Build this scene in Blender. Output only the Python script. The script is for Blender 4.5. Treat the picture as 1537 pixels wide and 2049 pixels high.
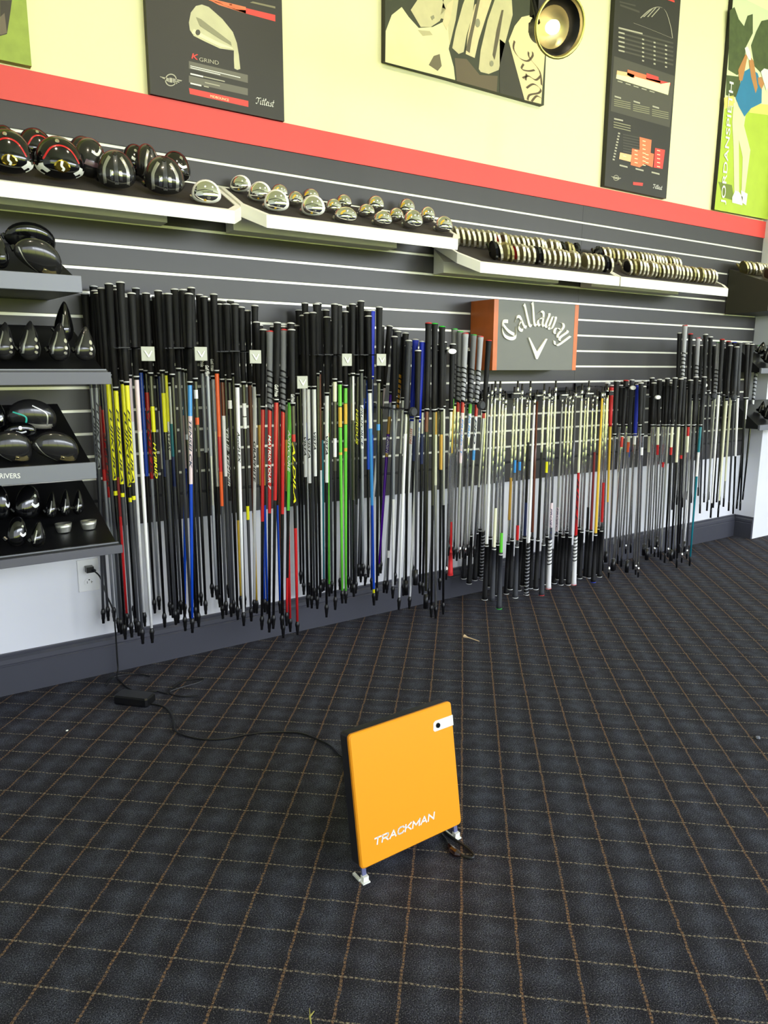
import bpy, bmesh, math, random
from mathutils import Vector, Matrix, Quaternion
random.seed(7)
for o in list(bpy.data.objects): bpy.data.objects.remove(o)
SC = bpy.context.scene
COL = SC.collection
# ---------------------------------------------------------------- camera
F = 1475.28; YAW = 0.598393; PIT = -0.195228; ROL = 0.003514; D = 2.5918; H = 1.0781
f_ = Vector((math.sin(YAW)*math.cos(PIT), math.cos(YAW)*math.cos(PIT), math.sin(PIT)))
r0 = Vector((math.cos(YAW), -math.sin(YAW), 0)); u0 = r0.cross(f_)
r_ = r0*math.cos(ROL)+u0*math.sin(ROL); u_ = -r0*math.sin(ROL)+u0*math.cos(ROL)
CAMP = Vector((0, 0, H))
cam = bpy.data.cameras.new('camera'); co = bpy.data.objects.new('camera', cam); COL.objects.link(co)
m = Matrix((r_, u_, -f_)).transposed().to_4x4(); m.translation = CAMP; co.matrix_world = m
cam.sensor_fit = 'VERTICAL'; cam.sensor_height = 36; cam.sensor_width = 36; cam.lens = F/2049*36; cam.clip_start = .02
SC.camera = co
# ---------------------------------------------------------------- world, sun, lights, exposure
SC.view_settings.view_transform = 'Standard'; SC.view_settings.look = 'None'
SC.view_settings.gamma = 1; SC.view_settings.use_curve_mapping = False
SC.view_settings.exposure = 0.12
W = bpy.data.worlds.new('sky'); SC.world = W; W.use_nodes = True
nt = W.node_tree; bg = nt.nodes['Background']
tc = nt.nodes.new('ShaderNodeTexCoord'); sx = nt.nodes.new('ShaderNodeSeparateXYZ'); cr = nt.nodes.new('ShaderNodeValToRGB')
nt.links.new(tc.outputs['Generated'], sx.inputs[0]); nt.links.new(sx.outputs['Z'], cr.inputs[0]); nt.links.new(cr.outputs[0], bg.inputs[0])
cr.color_ramp.elements[0].position = 0.0; cr.color_ramp.elements[0].color = (.95, .97, 1, 1)
cr.color_ramp.elements[1].position = .7; cr.color_ramp.elements[1].color = (.42, .62, 1, 1)
bg.inputs[1].default_value = 3.2
def lamp(kind, name, loc, energy, color, tgt=None, **kw):
    l = bpy.data.lights.new(name, kind); l.energy = energy; l.color = color
    for k, v in kw.items(): setattr(l, k, v)
    o = bpy.data.objects.new(name, l); o.location = loc; COL.objects.link(o)
    if tgt: o.rotation_euler = (Vector(tgt)-Vector(loc)).to_track_quat('-Z', 'Y').to_euler()
    return o
lamp('SUN', 'sun', (0, 20, 22), 17.0, (1, .96, .84), (-6, 6, 6), angle=.01)
lamp('AREA', 'window_daylight', (4.6, -2.8, 2.1), 235, (.86, .92, 1), (3.6, 3, .6), shape='RECTANGLE', size=8.4, size_y=.8)
for sx_, en in ((.3, 26), (1.5, 26), (2.7, 28), (3.9, 26)):
    lamp('SPOT', 'track_spot', (sx_, 1.1, 2.95), en, (1, .86, .62), (sx_+.15, 2.6, 1.75), spot_size=1.9, spot_blend=1, shadow_soft_size=.06)
# ---------------------------------------------------------------- helpers
def ray(u, v): return f_ + r_*((u-768.5)/F) - u_*((v-1024.5)/F)
def at(u, v, y):
    d = ray(u, v); return CAMP + d*(y/d.y)
def fl(u, v, z=0):
    d = ray(u, v); return CAMP + d*((z-H)/d.z)
def lin(c): return tuple(((x/255)/12.92 if x/255 <= .04045 else ((x/255+.055)/1.055)**2.4) for x in c)
MATS = {}
def mat(name, rgb, rough=.5, metal=0.0, noise=0.0, nscale=60, bump=0.0, emit=0, spec=.5, coat=0, trans=0):
    if name in MATS: return MATS[name]
    M = bpy.data.materials.new(name); M.use_nodes = True; n = M.node_tree; b = n.nodes['Principled BSDF']
    c = lin(rgb); b.inputs['Base Color'].default_value = (*c, 1); b.inputs['Roughness'].default_value = rough
    b.inputs['Metallic'].default_value = metal; b.inputs['Specular IOR Level'].default_value = spec
    b.inputs['Coat Weight'].default_value = coat
    if trans: b.inputs['Transmission Weight'].default_value = trans
    if emit: b.inputs['Emission Color'].default_value = (*c, 1); b.inputs['Emission Strength'].default_value = emit
    if noise or bump:
        t = n.nodes.new('ShaderNodeTexCoord'); z = n.nodes.new('ShaderNodeTexNoise'); z.inputs['Scale'].default_value = nscale; z.inputs['Detail'].default_value = 3
        n.links.new(t.outputs['Object'], z.inputs['Vector'])
        if noise:
            x = n.nodes.new('ShaderNodeMix'); x.data_type = 'RGBA'
            x.inputs[6].default_value = (*[q*(1-noise) for q in c], 1); x.inputs[7].default_value = (*[min(1, q*(1+noise)) for q in c], 1)
            n.links.new(z.outputs['Fac'], x.inputs[0]); n.links.new(x.outputs[2], b.inputs['Base Color'])
        if bump:
            p = n.nodes.new('ShaderNodeBump'); p.inputs['Strength'].default_value = bump; p.inputs['Distance'].default_value = .002
            n.links.new(z.outputs['Fac'], p.inputs['Height']); n.links.new(p.outputs[0], b.inputs['Normal'])
    MATS[name] = M; return M
def tag(o, label=None, cat=None, group=None, kind=None):
    if label: o['label'] = label
    if cat: o['category'] = cat
    if group: o['group'] = group
    if kind: o['kind'] = kind
    return o
def empty(name, loc, label, cat, group=None, rot=None):
    o = bpy.data.objects.new(name, None); o.location = loc; o.empty_display_size = .02
    if rot: o.rotation_mode = 'QUATERNION'; o.rotation_quaternion = rot
    COL.objects.link(o); return tag(o, label, cat, group)
def mesh(name, V, Fc, mats, parent=None, mi=None, smooth=False, world=True):
    """one mesh object; vertices in world coordinates unless world=False (then in the parent's space)"""
    me = bpy.data.meshes.new(name)
    org = Vector((0, 0, 0))
    V = [Vector(v) for v in V]
    if parent is not None and world and parent.rotation_mode != 'QUATERNION':
        org = parent_world(parent)
        V = [v-org for v in V]
    me.from_pydata(V, [], Fc)
    for mm in (mats if isinstance(mats, (list, tuple)) else [mats]): me.materials.append(mm)
    if mi: me.polygons.foreach_set('material_index', mi)
    if smooth: me.polygons.foreach_set('use_smooth', [True]*len(Fc))
    me.update()
    o = bpy.data.objects.new(name, me); COL.objects.link(o)
    if parent: o.parent = parent
    return o
def parent_world(p):
    v = Vector(p.location)
    while p.parent: p = p.parent; v = v + p.location
    return v
def box(a, b):
    (x0, y0, z0), (x1, y1, z1) = a, b
    V = [(x, y, z) for z in (z0, z1) for y in (y0, y1) for x in (x0, x1)]
    return V, [(0, 2, 3, 1), (4, 5, 7, 6), (0, 1, 5, 4), (2, 6, 7, 3), (0, 4, 6, 2), (1, 3, 7, 5)]
def boxo(name, a, b, m, parent=None, bev=0, **k):
    V, Fc = box(a, b); o = mesh(name, V, Fc, m, parent, **k)
    if bev:
        md = o.modifiers.new('bevel', 'BEVEL'); md.width = bev; md.segments = 2
    return o
def join(parts):
    V = []; Fc = []
    for v, f in parts:
        n = len(V); V += list(v); Fc += [tuple(i+n for i in q) for q in f]
    return V, Fc
def prism(P, Q):
    """closed prism between two rings of equal length"""
    n = len(P); V = list(P)+list(Q)
    return V, [tuple(range(n-1, -1, -1)), tuple(range(n, 2*n))]+[(i, (i+1) % n, n+(i+1) % n, n+i) for i in range(n)]
def tube(pts, r, n=8, cap=True):
    pts = [Vector(p) for p in pts]; V = []; Fc = []; up = None
    for i, p in enumerate(pts):
        t = (pts[min(i+1, len(pts)-1)]-pts[max(i-1, 0)]).normalized()
        if up is None: up = t.orthogonal().normalized()
        a = (up - t*up.dot(t)).normalized(); up = a; b = t.cross(a)
        rr = r[i] if isinstance(r, (list, tuple)) else r
        V += [p+(a*math.cos(2*math.pi*k/n)+b*math.sin(2*math.pi*k/n))*rr for k in range(n)]
    for i in range(len(pts)-1):
        for k in range(n): Fc.append((i*n+k, i*n+(k+1) % n, (i+1)*n+(k+1) % n, (i+1)*n+k))
    if cap: Fc += [tuple(range(n-1, -1, -1)), tuple(range((len(pts)-1)*n, len(pts)*n))]
    return V, Fc
def spline(P, n=8):
    P = [Vector(p) for p in P]; out = []
    for i in range(len(P)-1):
        a = P[max(i-1, 0)]; b = P[i]; c = P[i+1]; d = P[min(i+2, len(P)-1)]
        for k in range(n):
            t = k/n
            out.append(.5*((2*b)+(c-a)*t+(2*a-5*b+4*c-d)*t*t+(3*b-a-3*c+d)*t**3))
    out.append(P[-1]); return out
FONTC = {}
def textmesh(s, bold=0):
    if (s, bold) in FONTC: return FONTC[(s, bold)]
    c = bpy.data.curves.new('t', 'FONT'); c.body = s; c.size = 1; c.offset = bold; c.resolution_u = 3
    o = bpy.data.objects.new('t', c); COL.objects.link(o)
    dg = bpy.context.evaluated_depsgraph_get(); me = bpy.data.meshes.new_from_object(o.evaluated_get(dg))
    V = [v.co.copy() for v in me.vertices]; Fc = [tuple(p.vertices) for p in me.polygons]
    bpy.data.objects.remove(o); bpy.data.meshes.remove(me)
    x0 = min(v.x for v in V); x1 = max(v.x for v in V); y0 = min(v.y for v in V); y1 = max(v.y for v in V)
    V = [Vector((v.x-x0, v.y-y0, 0)) for v in V]
    FONTC[(s, bold)] = (V, Fc, x1-x0, y1-y0); return FONTC[(s, bold)]
def text(name, s, A, B, up, h, m, parent, nrm, bold=0, shear=0, y0=.0):
    """flat lettering from point A to point B (baseline), height h along up"""
    V, Fc, w, hh = textmesh(s, bold); A = Vector(A); B = Vector(B); ex = (B-A)/w; ey = Vector(up)*h/hh; n = Vector(nrm)*y0
    return mesh(name, [A+ex*(v.x+shear*v.y)+ey*v.y+n for v in V], Fc, m, parent)
# ---------------------------------------------------------------- materials
white = mat('white_wall_paint', (225, 226, 232), .6, noise=.02, nscale=9, bump=.05)
cream = mat('cream_wall_paint', (236, 233, 190), .6, noise=.02, nscale=7, bump=.05)
red_p = mat('red_paint', (218, 70, 66), .5, noise=.03, nscale=12)
slatm = mat('charcoal_laminate', (50, 48, 50), .38, noise=.08, nscale=14, bump=.03)
slatd = mat('groove_dark', (18, 18, 20), .6)
alu = mat('aluminium_insert', (250, 248, 235), .32, .15)
basem = mat('baseboard_paint', (64, 65, 74), .42, noise=.06, nscale=10)
foam = mat('black_foam', (52, 47, 46), .95, noise=.25, nscale=300, bump=.4)
wlam = mat('white_laminate', (248, 246, 238), .35)
blackp = mat('black_plastic', (16, 16, 18), .35, bump=.05, nscale=400)
blackm = mat('black_metal', (14, 14, 15), .4, .3)
grey = mat('grey_metal', (118, 120, 130), .4, .2)
greyd = mat('dark_grey_metal', (92, 92, 102), .4, .2)
rubber = mat('rubber_grip', (15, 15, 17), .55, noise=.3, nscale=900, bump=.5, spec=.4)
gdark = mat('slate_grip', (52, 54, 60), .6, noise=.2, nscale=900, bump=.4)
ggrey = mat('grey_grip', (120, 121, 124), .6, noise=.15, nscale=900, bump=.4)
glight = mat('pale_grey_grip', (172, 173, 180), .6, noise=.1, nscale=900, bump=.3)
gblue = mat('blue_grip', (22, 48, 190), .5, noise=.1, nscale=900, bump=.3)
ggold = mat('gold_grip', (222, 160, 40), .5, noise=.1, nscale=900, bump=.2)
gred = mat('red_grip', (225, 50, 52), .5)
capw = mat('white_cap', (225, 225, 225), .45)
capg = mat('green_cap', (50, 190, 60), .4)
capr = mat('red_cap', (215, 50, 50), .4)
capb = mat('blue_cap', (40, 60, 190), .4)
chrome = mat('chrome', (240, 240, 236), .06, 1.0)
ironm = mat('satin_iron', (245, 240, 222), .36, .9)
satin = mat('satin_silver', (190, 190, 186), .3, .85)
ink = mat('black_print', (14, 14, 14), .5)
inkw = mat('white_print', (238, 238, 232), .5)
inkg = mat('grey_print', (120, 118, 108), .5)
glossk = mat('gloss_black', (10, 10, 12), .12, 0, coat=.6)
glossg = mat('gloss_graphite', (42, 41, 42), .2, .3, coat=.5)
SH = {  # shaft paints
 'K': mat('graphite_black', (11, 11, 12), .25, coat=.5), 'D': mat('graphite_grey', (66, 67, 72), .3, coat=.4),
 'G': mat('silver_paint', (158, 162, 170), .3, .35), 'W': mat('white_gloss', (250, 250, 250), .25, coat=.5),
 'Y': mat('yellow_gloss', (240, 235, 20), .3), 'R': mat('red_gloss', (196, 30, 34), .25, coat=.4),
 'B': mat('blue_gloss', (16, 70, 190), .22, coat=.5), 'b': mat('sky_blue_gloss', (60, 150, 225), .25, coat=.4),
 'N': mat('green_gloss', (100, 205, 60), .25, coat=.4), 'P': mat('purple_gloss', (84, 10, 160), .2, .2),
 'T': mat('teal_gloss', (20, 120, 135), .25, coat=.4), 'O': mat('orange_gloss', (235, 95, 40), .3),
 'A': mat('gold_gloss', (205, 160, 70), .3, .3), 'C': chrome, 'S': satin, 'V': mat('olive_graphite', (58, 58, 42), .25, coat=.5),
 'M': mat('brown_gloss', (110, 52, 30), .3, coat=.3), 'y': mat('yellow_gold_gloss', (232, 190, 60), .3), 'c': mat('cream_gloss', (238, 238, 205), .3, coat=.3),
 'r': mat('dark_red_gloss', (120, 30, 34), .3, coat=.3), 'p': mat('pink_white_print', (236, 214, 220), .35), 'n': mat('navy_gloss', (24, 40, 90), .3, coat=.3)}
# ---------------------------------------------------------------- carpet
def carpet():
    M = bpy.data.materials.new('plaid_carpet'); M.use_nodes = True; n = M.node_tree; L = n.links; b = n.nodes['Principled BSDF']
    b.inputs['Roughness'].default_value = .95; b.inputs['Specular IOR Level'].default_value = .15
    def mth(op, a, c=None, d=None):
        x = n.nodes.new('ShaderNodeMath'); x.operation = op
        for i, q in enumerate((a, c, d)):
            if q is None: continue
            if isinstance(q, (int, float)): x.inputs[i].default_value = q
            else: L.new(q, x.inputs[i])
        return x.outputs[0]
    def mix(fac, a, c, mode='MIX'):
        x = n.nodes.new('ShaderNodeMix'); x.data_type = 'RGBA'; x.blend_type = mode
        L.new(fac, x.inputs[0])
        for i, q in ((6, a), (7, c)):
            if isinstance(q, tuple): x.inputs[i].default_value = (*lin(q), 1)
            else: L.new(q, x.inputs[i])
        return x.outputs[2]
    tc = n.nodes.new('ShaderNodeTexCoord'); s = n.nodes.new('ShaderNodeSeparateXYZ'); L.new(tc.outputs['Object'], s.inputs[0])
    def noise(sc, det=2):
        z = n.nodes.new('ShaderNodeTexNoise'); z.inputs['Scale'].default_value = sc; z.inputs['Detail'].default_value = det; L.new(tc.outputs['Object'], z.inputs['Vector']); return z.outputs['Fac']
    wob = mth('MULTIPLY', mth('SUBTRACT', noise(38), .5), .0075)
    def coord(ax, ay): return mth('ADD', mth('MULTIPLY', s.outputs['X'], ax), mth('MULTIPLY', s.outputs['Y'], ay))
    def lines(ax, ay, off, per, half):
        d = mth('ADD', coord(ax, ay), wob)
        t = mth('DIVIDE', mth('SUBTRACT', d, off), per)
        fr = mth('ABSOLUTE', mth('SUBTRACT', mth('FRACT', mth('ADD', t, 100.5)), .5))
        dist = mth('MULTIPLY', fr, per)
        return mth('LESS_THAN', dist, half), fr
    A, fa = lines(-.7627, .6468, -.128, .1065, .0025)
    B, fb = lines(.6652, .7466, 1.587, .0932, .0018)
    # yarn dashes along each line
    da = mth('ADD', mth('MULTIPLY', mth('SINE', mth('MULTIPLY', mth('ADD', coord(.6468, .7627), wob), 2*math.pi/.0085)), .5), .5)
    db = mth('ADD', mth('MULTIPLY', mth('SINE', mth('MULTIPLY', mth('ADD', coord(-.7466, .6652), wob), 2*math.pi/.010)), .5), .5)
    sp = noise(420, 3); big = noise(5, 2); mid = noise(28, 3)
    def bump_band(fr, c, w):
        return mth('SUBTRACT', 1, mth('MINIMUM', mth('DIVIDE', mth('ABSOLUTE', mth('SUBTRACT', fr, c)), w), 1))
    bands = mth('ADD', mth('MULTIPLY', bump_band(fa, .5, .38), .62), mth('MULTIPLY', bump_band(fb, .5, .38), .34))
    bands = mth('MULTIPLY', mth('ADD', bands, .08), mth('ADD', mth('MULTIPLY', mth('SUBTRACT', mid, .5), 2.6), .95))
    base = mix(mth('MINIMUM', mth('MAXIMUM', bands, 0), 1), (47, 43, 49), (88, 90, 104))
    spf = mth('MINIMUM', mth('MAXIMUM', mth('MULTIPLY', mth('SUBTRACT', sp, .36), 4.0), 0), 1)
    base = mix(spf, (24, 24, 28), base)
    br = mth('MINIMUM', mth('MAXIMUM', mth('MULTIPLY', mth('SUBTRACT', sp, .60), 5.0), 0), .35)
    base = mix(br, base, (150, 148, 150))
    lb = mth('MULTIPLY', B, mth('MINIMUM', mth('MULTIPLY', mth('ADD', db, .12), mth('MULTIPLY', spf, 1.3)), 1))
    c2 = mix(lb, base, (158, 144, 124))
    la = mth('MULTIPLY', A, mth('MINIMUM', mth('MULTIPLY', mth('ADD', da, .25), mth('MULTIPLY', spf, 1.3)), 1))
    c3 = mix(la, c2, mix(big, (146, 108, 76), (132, 110, 90)))
    L.new(c3, b.inputs['Base Color'])
    p = n.nodes.new('ShaderNodeBump'); p.inputs['Strength'].default_value = .7; p.inputs['Distance'].default_value = .003
    L.new(sp, p.inputs['Height']); L.new(p.outputs[0], b.inputs['Normal'])
    return M
# ---------------------------------------------------------------- room
def struct(o): return tag(o, kind='structure')
fo = mesh('floor', [(-3, -3, 0), (9, -3, 0), (9, 2.61, 0), (-3, 2.61, 0), (-3, -3, -.1), (9, -3, -.1), (9, 2.61, -.1), (-3, 2.61, -.1)],
          [(0, 1, 2, 3), (7, 6, 5, 4), (0, 4, 5, 1), (1, 5, 6, 2), (2, 6, 7, 3), (3, 7, 4, 0)], carpet()); struct(fo)
struct(boxo('wall_back', (-3, 2.61, 0), (4.545, 2.75, 1.88), white))
struct(boxo('wall_back_upper', (-3, 2.606, 1.88), (4.545, 2.75, 3.4), cream)).name = 'wall_back.001'
struct(boxo('wall_right', (4.545, 2.477, 0), (9, 2.75, 3.4), white))
struct(boxo('wall_left', (-3.15, -3, 0), (-3, 2.75, 3.4), white))
struct(boxo('wall_far_right', (9, -3, 0), (9.15, 2.75, 3.4), white)).name = 'wall_right.001'
struct(boxo('ceiling', (-3.15, -3.15, 3.4), (9.15, 2.75, 3.5), mat('ceiling_paint', (236, 234, 214), .8)))
# storefront: sill, header and mullions around five panes, behind the camera
sf = mat('storefront_frame', (60, 60, 62), .4, .5)
struct(boxo('wall_front', (-3, -3.15, 2.55), (9, -3, 3.4), cream))
struct(boxo('trim_1', (-3, -3.12, 0), (9, -3.02, .1), sf))
wf = bpy.data.objects.new('window_1', None); COL.objects.link(wf); struct(wf)
gl = mat('window_glass', (250, 250, 250), 0, trans=1)
for i in range(7):
    boxo('window_mullion', (-3+i*1.98, -3.1, .1), (-2.93+i*1.98, -3.03, 2.55), sf, wf)
lawn = mesh('lawn', [(-60, -90, -.12), (70, -90, -.12), (70, -3.2, -.12), (-60, -3.2, -.12)], [(0, 1, 2, 3)], mat('lawn_grass', (196, 200, 92), .9, noise=.2, nscale=3)); struct(lawn)
lawn.name = 'ground'
# red stripe, baseboards
struct(boxo('trim_2', (-3, 2.588, 1.8453), (4.545, 2.612, 1.9398), red_p, bev=.001))
def baseboard(name, A, B, n):
    A = Vector(A); B = Vector(B); n = Vector(n)
    prof = [(0, 0), (.018, 0), (.018, .098), (.015, .101), (.015, .104), (.0175, .107), (.0165, .122), (.010, .130), (.010, .132), (.012, .134), (.012, .141), (0, .141)]
    V, Fc = prism([A+n*a+Vector((0, 0, b)) for a, b in prof], [B+n*a+Vector((0, 0, b)) for a, b in prof])
    return struct(mesh(name, V, Fc, basem))
baseboard('baseboard_back', (-3, 2.61, 0), (4.545, 2.61, 0), (0, -1, 0))
baseboard('baseboard_right', (4.545, 2.592, 0), (4.545, 2.477, 0), (-1, 0, 0))
# ---------------------------------------------------------------- slatwall
Z0 = 1.7669; PK = .0762
SW = empty('slatwall', (-.6, 2.61, .529), 'charcoal slatwall with pale metal inserts in its grooves, below the red stripe', 'slatwall')
def zk(k): return Z0-k*PK
XS = [-.6, 2.93, 4.54]
boxo('backing_board', (-.6, 2.602, .53), (4.54, 2.6095, 1.845), slatd, SW)
for k in range(0, 17):
    zt = 1.8453 if k == 0 else zk(k-1)-.0048
    zb = zk(k)+.0048 if k < 16 else .529
    for i in range(2):
        boxo('slat', (XS[i]+.0004, 2.5918, zb), (XS[i+1]-.0004, 2.602, zt), slatm, SW, bev=.0008)
for k in range(0, 15):
    boxo('groove_insert', (-.6, 2.5985, zk(k)-.0048), (4.539, 2.602, zk(k)+.0048), alu, SW)
# ---------------------------------------------------------------- lettering drawn with a broad nib
NIB = {
 'C': [[(.78, .78), (.55, .98), (.2, .8), (.05, .5), (.2, .15), (.5, .0), (.85, .22)], [(.45, .92), (.4, .5), (.5, .12)]],
 'a': [[(.08, .62), (.3, .74), (.55, .62), (.55, .12), (.7, .0)], [(.55, .42), (.15, .32), (.1, .12), (.3, 0), (.55, .15)]],
 'l': [[(.2, 1.15), (.3, 1.05), (.3, .12), (.5, 0)]],
 'w': [[(.05, .7), (.15, .62), (.15, .12), (.3, 0), (.48, .12), (.48, .68)], [(.48, .12), (.62, 0), (.82, .14), (.82, .66), (.7, .74)]],
 'y': [[(.05, .7), (.15, .62), (.15, .12), (.32, 0), (.55, .14)], [(.55, .74), (.55, -.1), (.4, -.34), (.1, -.3)]],
 'T': [[(0, .72), (.1, .95), (.5, .9), (.95, 1.0)], [(.52, .9), (.42, .3), (.22, 0), (.0, .12)]],
 'i': [[(.15, .6), (.1, .12), (.22, .0), (.38, .1)], [(.2, .8), (.22, .84)]],
 't': [[(.3, 1.0), (.14, .15), (.25, 0), (.42, .1)], [(.05, .64), (.42, .68)]],
 'e': [[(.08, .3), (.36, .42), (.34, .6), (.16, .58), (.06, .25), (.2, 0), (.44, .12)]],
 's': [[(.36, .6), (.16, .52), (.3, .25), (.2, .0), (.02, .06)], [(.2, .0), (.42, .1)]],
 'L': [[(.36, .7), (.3, 1.02), (.16, .8), (.12, .12), (.24, 0), (.42, .1)]]}
WID = {'C': .9, 'a': .72, 'l': .46, 'w': 1.0, 'y': .75, 'T': .8, 'i': .36, 't': .42, 'e': .42, 's': .42, 'L': .42}
def nib(strokes, nx, ny, depth, xf, flat=False):
    parts = []
    for st in strokes:
        pts = [(p.x, p.y) for p in spline([(a, b, 0) for a, b in st], 4)]
        Pl = []; 
        for i in range(len(pts)-1):
            (x0, y0), (x1, y1) = pts[i], pts[i+1]
            q = [(x0-nx, y0-ny), (x1-nx, y1-ny), (x1+nx, y1+ny), (x0+nx, y0+ny)]
            if flat: parts.append(([xf(a, b, 0) for a, b in q], [(0, 1, 2, 3)]))
            else: parts.append(prism([xf(a, b, 0) for a, b in q], [xf(a, b, depth) for a, b in q]))
    return join(parts)
# sign
def sign():
    yf, yb = 2.44, 2.5918
    x0, x1, z0, z1 = 2.232, 2.765, 1.062, 1.362
    t = empty('brand_sign', (x0, yb, z0), 'grey sign box with arched white blackletter word and orange wood sides on slatwall', 'sign')
    wood = mat('orange_wood', (205, 108, 48), .4, noise=.18, nscale=18)
    g = mat('sign_grey', (112, 113, 108), .5, noise=.03, nscale=20)
    boxo('side_panel', (x0, yf, z0), (x0+.026, yb, z1), wood, t, bev=.001)
    boxo('side_panel', (x1-.026, yf, z0), (x1, yb, z1), wood, t, bev=.001)
    boxo('face_panel', (x0+.026, yf+.001, z0+.001), (x1-.026, yb, z1-.001), g, t)
    sw = mat('raised_white', (236, 234, 220), .4)
    # lettering on an arc: pixel positions of each letter's base point, angle in degrees
    cx, cz, R = (x0+x1)/2-.003, 1.125, .148
    lets = [('C', 51), ('a', 31), ('l', 18.5), ('l', 8.5), ('a', -5), ('w', -22.5), ('a', -41), ('y', -57)]
    parts = []
    for ch, ang in lets:
        a = math.radians(ang); s = .066 if ch != 'C' else .082
        w = WID[ch]*s
        def xf(px, py, d, a=a, s=s, w=w):
            lx = px*s-w/2; lz = py*s*(1.32 if ch != 'C' else 1.12)
            X = cx-math.sin(a)*(R+lz)*1.18+math.cos(a)*lx; Z = cz+math.cos(a)*(R+lz)*.98-.01+math.sin(a)*lx
            return (X, yf+.001-d, Z)
        parts.append(nib(NIB[ch], .085 if ch != 'C' else .075, .05, .006, xf))
    V, Fc = join(parts); mesh('lettering', V, Fc, sw, t)
    vx = cx+.002; P = [(vx-.06, 1.205), (vx-.052, 1.206), (vx-.002, 1.145), (vx+.05, 1.204), (vx+.062, 1.203), (vx+.004, 1.112), (vx-.006, 1.112)]
    V, Fc = prism([(a, yf-.006, b) for a, b in P], [(a, yf+.001, b) for a, b in P]); mesh('chevron', V, Fc, sw, t)
sign()
# ---------------------------------------------------------------- posters
YP = D-.012
def poly(name, pts, m, parent, lay):
    return mesh(name, [at(u, v, YP-.0005*lay) for u, v in pts], [tuple(range(len(pts)-1, -1, -1))], m, parent)
def polys(name, L, m, parent, lay):
    if name.endswith('_band') and len(L) > 1:
        for q in L: polys(name, [q], m, parent, lay)
        return
    V = []; Fc = []
    for pts in L:
        n = len(V); V += [at(u, v, YP-.0005*lay) for u, v in pts]; Fc.append(tuple(range(n+len(pts)-1, n-1, -1)))
    return mesh(name, V, Fc, m, parent)
def board(x0, x1, z0, z1, edge, face, label, cat='poster'):
    t = empty('poster', (x0, D, z0), label, cat)
    boxo('poster_board', (x0, YP+.0002, z0), (x1, 2.6055, z1), edge, t)
    mesh('print', [(x0, YP, z0), (x1, YP, z0), (x1, YP, z1), (x0, YP, z1)], [(0, 1, 2, 3)], face, t)
    return t
pk = mat('poster_black', (40, 38, 34), .5); pkd = mat('poster_edge', (20, 20, 18), .5)
pgrass = mat('print_grass', (150, 168, 70), .6, noise=.25, nscale=25)
orange = mat('print_orange', (236, 120, 78), .5); redp = mat('print_red', (226, 66, 60), .5); peach = mat('print_peach', (250, 190, 140), .5)
lgrey = mat('print_lines', (176, 172, 156), .5); dgr = mat('print_dark_grey', (72, 70, 62), .5); crm = mat('print_cream', (250, 238, 190), .5)
silv = mat('print_silver', (196, 192, 160), .5, noise=.25, nscale=14); silvd = mat('print_silver_dark', (140, 138, 112), .5)
# left grass poster
t = board(.05, .486, 1.949, 2.9, pgrass, pgrass, 'partly seen green grass poster at the upper left corner')
poly('trouser_print', [(0, 0), (24, 0), (20, 30), (14, 68), (0, 72)], mat('print_trousers', (58, 52, 46), .6, noise=.3, nscale=30), t, 1)
poly('shoe_print', [(0, 34), (9, 26), (14, 66), (2, 70), (0, 69)], mat('print_shoe', (110, 98, 84), .6), t, 2)
# K grind poster
t = board(.838, 1.319, 1.941, 2.9, pkd, pk, 'black poster with one large silver wedge head, above driver shelf')
poly('wedge_print', [(378, 45), (382, 25), (392, 12), (404, 9), (418, 14), (445, 38), (466, 64), (474, 86), (478, 110), (481, 138), (475, 140), (469, 137), (468, 118), (468, 101), (440, 97), (412, 84), (388, 72), (380, 60)], silv, t, 1)
poly('wedge_groove', [(392, 34), (402, 38), (462, 84), (464, 92), (440, 78), (400, 52)], silvd, t, 2)
poly('wedge_sole_shine', [(384, 66), (412, 80), (440, 93), (466, 98), (466, 96), (440, 86), (412, 72), (388, 58)], crm, t, 2)
polys('wedge_weight', [[(396+5*math.cos(a), 65+6*math.sin(a)) for a in [k*math.pi/6 for k in range(12)]]], dgr, t, 3)
def ptext(s, u0, v0, u1, v1, hpx, m, bold=.0, sh=0, lay=3, up=(0, 0, 1), nm='lettering'):
    A = at(u0, v0, YP-.0005*lay); B = at(u1, v1, YP-.0005*lay); C2 = at(u0, v0-hpx, YP-.0005*lay)
    return text(nm, s, A, B, up, (C2-A).length, m, t, (0, -1, 0), bold=bold, shear=sh)
ptext('K', 383, 117, 396, 120, 11, redp, .02, .2); ptext('GRIND', 399, 122.5, 438, 130, 8, lgrey)
polys('text_band', [[(378, 122), (496, 150), (496, 166), (378, 137)], [(378, 151), (496, 177), (496, 191), (378, 165)]], mat('print_band', (104, 101, 92), .5), t, 1)
polys('orange_band', [[(417, 0), (425, -2), (492, 14), (492, 27)], [(417, -1), (492, 14), (492, 27), (438, 10)]], orange, t, 1)
polys('red_band', [[(492, 16), (551, 30), (551, 43), (492, 27)], [(378, 176), (497, 202), (497, 214), (380, 188)]], redp, t, 1)
polys('body_text', [[(381, 131+i*3.6), (381+w_, 131+i*3.6+w_*.235), (381+w_, 132.6+i*3.6+w_*.235), (381, 132.6+i*3.6)] for i, w_ in ((0, 100), (1, 60))] +
      [[(381, 146+i*19), (381+w_, 146+i*19+w_*.23), (381+w_, 149+i*19+w_*.23), (381, 149+i*19)] for i, w_ in ((0, 26), (1, 22))], inkw, t, 3)
polys('body_text', [[(408, 152.5+i*19), (408+w_, 152.5+i*19+w_*.23), (408+w_, 154.5+i*19+w_*.23), (408, 154.5+i*19)] for i, w_ in ((0, 42), (1, 10))] + [[(410, 164), (440, 171), (440, 173), (410, 166)]], lgrey, t, 3)
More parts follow.
